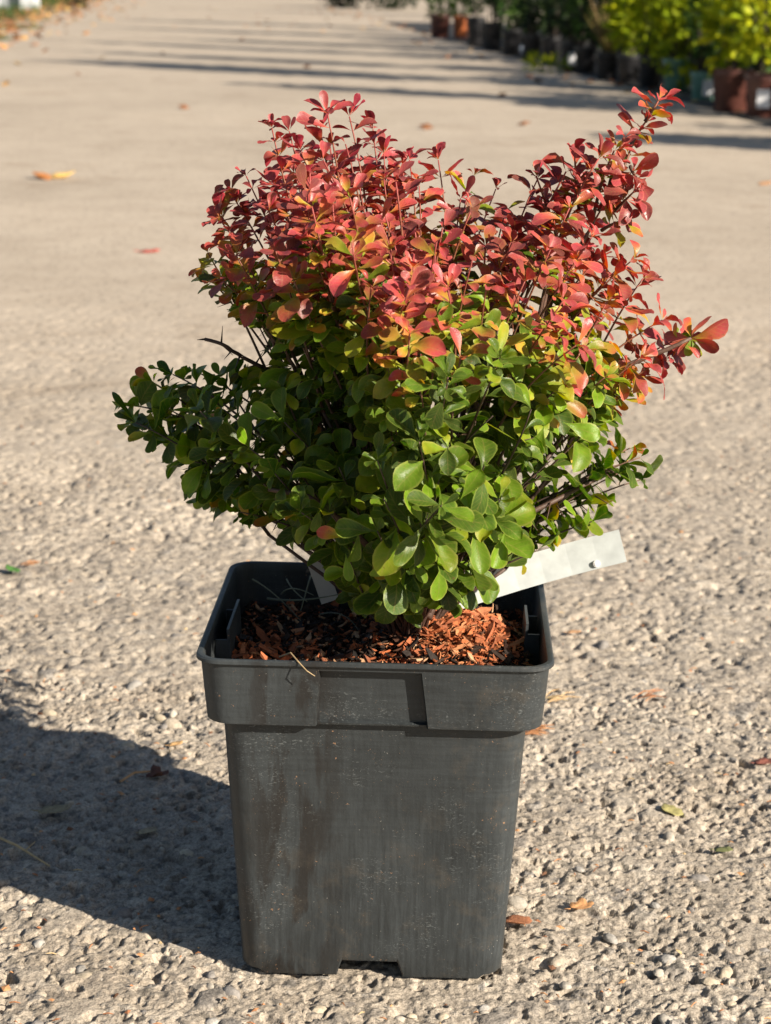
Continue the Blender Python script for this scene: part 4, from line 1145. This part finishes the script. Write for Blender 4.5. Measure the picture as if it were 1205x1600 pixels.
for i, (x, y, w, h, pc, fc, lp, lf, tg) in enumerate(ROW):
    g = ground(x, y); d = g.y
    R = w / FOC * d / 2; H = h / FOC * d * 1.02
    g.y += R
    pot_things(g, R, H, pc, lp, 'pots along the right of the path', tg, random.uniform(-0.3, 0.3))
    top = Vector((g.x, g.y, H * 0.9))
    fr = R * random.uniform(1.35, 1.6)
    if fc == 'straw':
        rng = np.random.default_rng(i); o = tag(empty('ornamental_grass', top), lf, 'grass plant', 'plants along the right of the path')
        mb = MB()
        for q in range(90):
            a = rng.uniform(0, 6.28); sp = rng.uniform(0.02, 0.16); hh = rng.uniform(0.12, 0.3)
            mb.tube([(0.02 * math.cos(a), 0.02 * math.sin(a), 0), (sp * 0.5 * math.cos(a), sp * 0.5 * math.sin(a), hh * 0.6), (sp * math.cos(a), sp * math.sin(a), hh)], [0.004, 0.003, 0.0006], 3, rng.uniform(0.05, 1))
        mb.build('blades', M_GR['straw'], o)
    else:
        hz = random.uniform(0.15, 0.20)
        plant_thing(top, (fr, fr, hz), hz * 1.25, 270 if d < 11 else 300, 0.072 if fc == 'lime' else 0.05, fc, lf, 50 + i, 'plants along the right of the path')
# second and third rows: tall stock behind, one label for each
BACK = [(1.62, 8.7, 0.26, 0.45, 'green'), (1.95, 9.3, 0.30, 0.5, 'dark'), (1.45, 9.8, 0.24, 0.42, 'lime'), (1.75, 10.6, 0.30, 0.5, 'dark'), (1.42, 11.4, 0.28, 0.5, 'dark'), (1.9, 11.9, 0.3, 0.6, 'green'), (1.4, 13.2, 0.3, 0.55, 'dark'), (1.1, 14.6, 0.3, 0.55, 'dark'), (1.6, 14.6, 0.35, 0.7, 'dark'), (1.0, 16.2, 0.32, 0.6, 'dark'), (1.55, 17.0, 0.4, 0.8, 'dark'), (2.3, 8.2, 0.34, 0.6, 'dark'), (2.4, 10.2, 0.34, 0.6, 'dark'), (1.15, 18.6, 0.42, 0.8, 'dark'), (2.3, 13.0, 0.45, 0.8, 'dark'), (2.2, 16, 0.5, 0.9, 'dark')]
WHERE = ['just behind the right edge pots', 'tall and dark behind the red brown pots', 'close behind the yellowest shrubs', 'behind the straw grass', 'behind the dark stretch of pots', 'tallest green behind the black tagged pot', 'behind the weed on the path edge', 'behind the pale blue tag', 'deep in the shade behind the far pots', 'behind the second farthest black pot', 'large, behind the farthest black pot', 'at the right edge, third row back', 'third row back behind the teal pots', 'at the far end beside the orange pots', 'third row back in the dark middle', 'third row back near the far end']
for i, (x, y, r, z, fc) in enumerate(BACK):
    plant_thing((x, y, 0.0), (r, r, z * 0.62), z * 0.72, 620, 0.07, fc, ('lime' if fc == 'lime' else 'leafy green' if fc == 'green' else 'dark evergreen') + ' shrub ' + WHERE[i], 200 + i, 'taller stock behind the front row', trunk=0.012, k=(0.0, 0.8))
for i in range(13):  # added shrubs, placed and sized to keep sun off the front pots
    Y = 6.9 + i * 0.85; x = 1.40 - 0.095 * (Y - 8.2) + 0.78
    plant_thing((x, Y, 0.0), (0.34, 0.34, 0.30), 0.36, 520, 0.075, 'dark', 'dark shrub added in the second row to shade the pots, ' + ['nearest one out past the right edge', 'just past the right edge', 'at the right edge behind the tagged pot', 'behind the plain red brown pot', 'behind the small tagged teal pot', 'behind the untagged teal pot', 'behind the pot left of the teal one', 'behind the yellowest shrub', 'behind the tall tan stake', 'behind the black tagged pot', 'behind the weed', 'behind the pale blue tag', 'behind the two farthest black pots'][i], 700 + i, 'added second row shading the pots', trunk=0.012, k=(0.0, 0.8))
# slim standard trees behind the rows: their crowns cast the long streaks over the path
TREES = [(2.55, 7.6, 2.1, 0.15), (2.35, 8.9, 2.9, 0.13), (3.2, 8.6, 3.4, 0.16), (2.9, 10.0, 3.2, 0.2), (3.6, 11.2, 3.9, 0.22), (3.1, 13.0, 3.2, 0.25), (4.2, 14.5, 4.6, 0.3), (3.6, 18.0, 4.5, 0.45), (5.0, 24.0, 5.0, 0.6)]
TL = ['nearest to the right edge', 'thinnest one behind the red brown pots', 'with tall crown behind the teal pots', 'behind the yellowest shrubs', 'behind the straw grass', 'behind the black tagged pot', 'behind the weed on the path edge', 'broad one behind the farthest black pot', 'broadest and farthest from the pot']
for i, (x, y, h, r) in enumerate(TREES):
    rng = np.random.default_rng(900 + i)
    o = tag(empty('young_tree', (x, y, 0)), 'slim young tree ' + TL[i], 'tree', 'young trees behind the potted plants')
    mb = MB(); mb.tube([(0, 0, 0), (0.02, 0, h * 0.5), (0, 0.01, h * 0.97)], [0.025, 0.018, 0.006], 7); mb.build('trunk', M_BARK, o, smooth=True)
    V, F, K = leaf_cloud((0, 0, h * 0.74), (r, r, h * 0.28), 900, 0.09, rng, (0.1, 0.9), shell=0.2)
    c_ = link('crown', mesh_np('crown', V, F, {'rk': ('FLOAT', K)}, smooth=False), M_GR['green'], o); c_['kind'] = 'stuff'
# plant just outside the right edge that throws the broad shadow there
plant_thing((2.02, 6.15, 0.0), (0.30, 0.20, 0.24), 0.52, 1500, 0.07, 'green', 'green shrub out past the right edge whose shadow falls on the path', 333, None, trunk=0.012)

# stakes and tags
g = ground(946, 108)
st = MB(); st.box((0, 0, 0.11), (0.035, 0.004, 0.22), Matrix.Rotation(0.08, 4, 'X')); st.box((0, -0.0025, 0.045), (0.028, 0.003, 0.05), None)
tag(st.build('label_stake', M_TAN, loc=(g.x, g.y - 0.05, 0.0)), 'tall tan label stake in front of the black pots', 'stake')
g = ground(808, 82)
st = MB(); st.box((0, 0, 0.03), (0.06, 0.003, 0.06), Matrix.Rotation(0.2, 4, 'X'))
tag(st.build('price_tag', simple('pale_blue_tag', (0.42, 0.50, 0.62), 0.4), loc=(g.x, g.y - 0.12, 0)), 'small pale blue tag standing before the dark pots', 'tag')
g = ground(855, 113)
plant_thing((g.x, g.y, 0.0), (0.12, 0.06, 0.05), 0.04, 120, 0.05, 'lime', 'small yellow green weed at the edge of the path', 61, None, 0.3, 'weed', 'weed', 0.003)
# orange pots at the far end
for (x, y, w, h, c, lp, lf) in [(688, 60, 34, 36, 'brown', 'dull terracotta pot left of the bright orange one', 'pale green plant in the dull terracotta pot'), (720, 60, 26, 34, 'orange', 'bright orange pot at the far end of the row', 'pale green plant in the bright orange pot')]:
    g = ground(x, y); R = w / FOC * g.y / 2; g.y += R
    pot_things(g, R, h / FOC * g.y, c, lp, 'orange pots at the far end')
    plant_thing((g.x, g.y, h / FOC * g.y * 0.9), (R * 1.3, R * 1.3, 0.09), 0.08, 200, 0.05, 'green', lf, int(x), 'plants in the orange pots', k=(0.5, 1.0))

# ------------------------------------------------------------------ left verge and far end of the path
vb = []
YS = [-3, 5, 10, 14, 18, 22, 27, 33, 40, 48]
rr = random.Random(3)
vv, ff = [], []
nx = 14
for j, Y in enumerate(np.linspace(-3, 48, 120)):
    for i in range(nx):
        t = i / (nx - 1)
        x = xl(Y) + 0.12 * math.sin(Y * 1.7) + 0.08 * math.sin(Y * 4.1) - t ** 1.5 * 30
        vv.append((x, Y, (-0.004 if i == 0 else 0.02 + 0.02 * math.sin(Y * 2.3 + i * 1.7)) if t < 0.99 else 0.0))
for j in range(119):
    for i in range(nx - 1): ff.append((j * nx + i + 1, j * nx + i, (j + 1) * nx + i, (j + 1) * nx + i + 1))
t = NT('verge_turf'); n1 = t.noise(3, 5, 0.6, t.pos()); n2 = t.noise(40, 4, 0.6, t.pos())
t.set(Base_Color=t.mix(0.5, t.ramp(n1, [(0.35, (0.22, 0.15, 0.085)), (0.55, (0.13, 0.15, 0.05)), (0.7, (0.09, 0.15, 0.03))]), t.ramp(n2, [(0.3, 0.4), (0.7, 1.3)]), 'MULTIPLY'), Roughness=0.95)
t.bump(n2, 0.03, 0.7)
tag(link('verge', mesh_np('verge', vv, ff), t.m), 'grassy verge along the left of the path', None, None, 'structure')
rng = np.random.default_rng(8)
mb = MB()
M_FALL = mat_tone('fallen_leaf_litter', [(0.0, (0.14, 0.06, 0.03)), (0.35, (0.32, 0.14, 0.06)), (0.7, (0.50, 0.24, 0.09)), (1.0, (0.55, 0.38, 0.13))], 0.8, 40, 0)
for i in range(1700):
    Y = rng.uniform(8, 40); off_ = abs(rng.normal(0, 0.9)) - 0.1
    if rng.random() < 0.1: off_ -= rng.uniform(0, 0.8)
    x = xl(Y) - off_
    a = rng.uniform(0, 6.28); s = rng.uniform(0.03, 0.075)
    p = Vector((x, Y, 0.012 if off_ < 0 else 0.045)); d = Vector((math.cos(a), math.sin(a), rng.uniform(-0.2, 0.8))) * s; q = Vector((-d.y, d.x, rng.uniform(-0.3, 0.5) * s)) * 0.45
    mb.add([p - d * 0.5, p + q, p + d * 0.5, p - q, p + Vector((0, 0, 0.008))], [(0, 4, 3), (3, 4, 2), (2, 4, 1), (1, 4, 0)], rng.uniform(0.02, 1))
for i in range(130):   # scattered on the path itself and at the feet of the pots
    Y = rng.uniform(7, 34); x = rng.uniform(xl(Y), 1.25 - 0.09 * (Y - 7.5)) if rng.random() < 0.4 else 1.35 - 0.095 * (Y - 7.5) + rng.normal(0, 0.15)
    a = rng.uniform(0, 6.28); s = rng.uniform(0.03, 0.06)
    p = Vector((x, Y, 0.008)); d = Vector((math.cos(a), math.sin(a), rng.uniform(0, 0.5))) * s; q = Vector((-d.y, d.x, 0.2 * s)) * 0.45
    mb.add([p - d * 0.5, p + q, p + d * 0.5, p - q, p + Vector((0, 0, 0.008))], [(0, 4, 3), (3, 4, 2), (2, 4, 1), (1, 4, 0)], rng.uniform(0.02, 1))
tag(mb.build('leaf_litter', M_FALL), 'orange brown leaf litter along the verge and path edges', 'leaf litter', None, 'stuff')
mb = MB()
for i in range(5000):
    Y = rng.uniform(9, 42); x = xl(Y) - 0.35 - abs(rng.normal(0, 1.6)); h = rng.uniform(0.05, 0.14)
    a = rng.uniform(0, 6.28); p = Vector((x, Y, 0.02)); s = Vector((math.cos(a), math.sin(a), 0)) * 0.008; l = Vector((rng.normal(0, 0.03), rng.normal(0, 0.03), h))
    mb.add([p - s, p + s, p + l], [(0, 1, 2)], rng.uniform(0.1, 1))
tag(mb.build('grass', M_GR['green']), 'short green grass on the left verge', 'grass', None, 'stuff')
# pale planter box at the far left
M_CONC = simple('pale_concrete', (0.52, 0.54, 0.56), 0.8, 0.1, 10)
o = tag(empty('planter_box', (-4.75, 26.5, 0.0)), 'pale grey planter box on the verge at the upper left corner', 'planter')
mb = MB(); mb.box((-0.22, 0, 0.22), (0.16, 0.5, 0.44)); mb.build('side_panel', M_CONC, o)
mb = MB(); mb.box((0.22, 0, 0.22), (0.16, 0.5, 0.44)); mb.build('side_panel', M_CONC, o)
mb = MB(); mb.box((0, 0.06, 0.2), (0.28, 0.36, 0.4)); mb.build('front_panel', simple('mid_concrete', (0.26, 0.28, 0.29), 0.8, 0.15, 10), o)
plant_thing((-4.2, 28.2, 0.0), (0.25, 0.25, 0.3), 0.3, 300, 0.08, 'dark', 'dark bush right of the pale planter box on the verge', 71, None)
# far end: dark clipped bushes, hedge
for i, (x, y, r, lab_) in enumerate([(-0.75, 33, 0.35, 'left one of the two dark bushes at the far end of the path'), (0.0, 32, 0.45, 'right one of the two dark bushes at the far end of the path')]):
    plant_thing((x, y, 0), (r, r, r), r * 0.85, 700, 0.1, 'dark', lab_, 81 + i, 'dark bushes at the far end', trunk=0.02)
for i in range(7):
    plant_thing((-9 + i * 2.6, 47 + (i % 2) * 0.6, 0), (1.6, 1.0, 1.5), 1.3, 900, 0.22, 'dark' if i % 2 else 'green', ['leftmost hedge bush across the far end', 'second hedge bush from the left at the far end', 'third hedge bush from the left at the far end', 'middle hedge bush across the far end', 'third hedge bush from the right at the far end', 'second hedge bush from the right at the far end', 'rightmost hedge bush across the far end'][i], 120 + i, 'hedge across the far end', name='hedge_bush', cat='hedge', trunk=0.04)
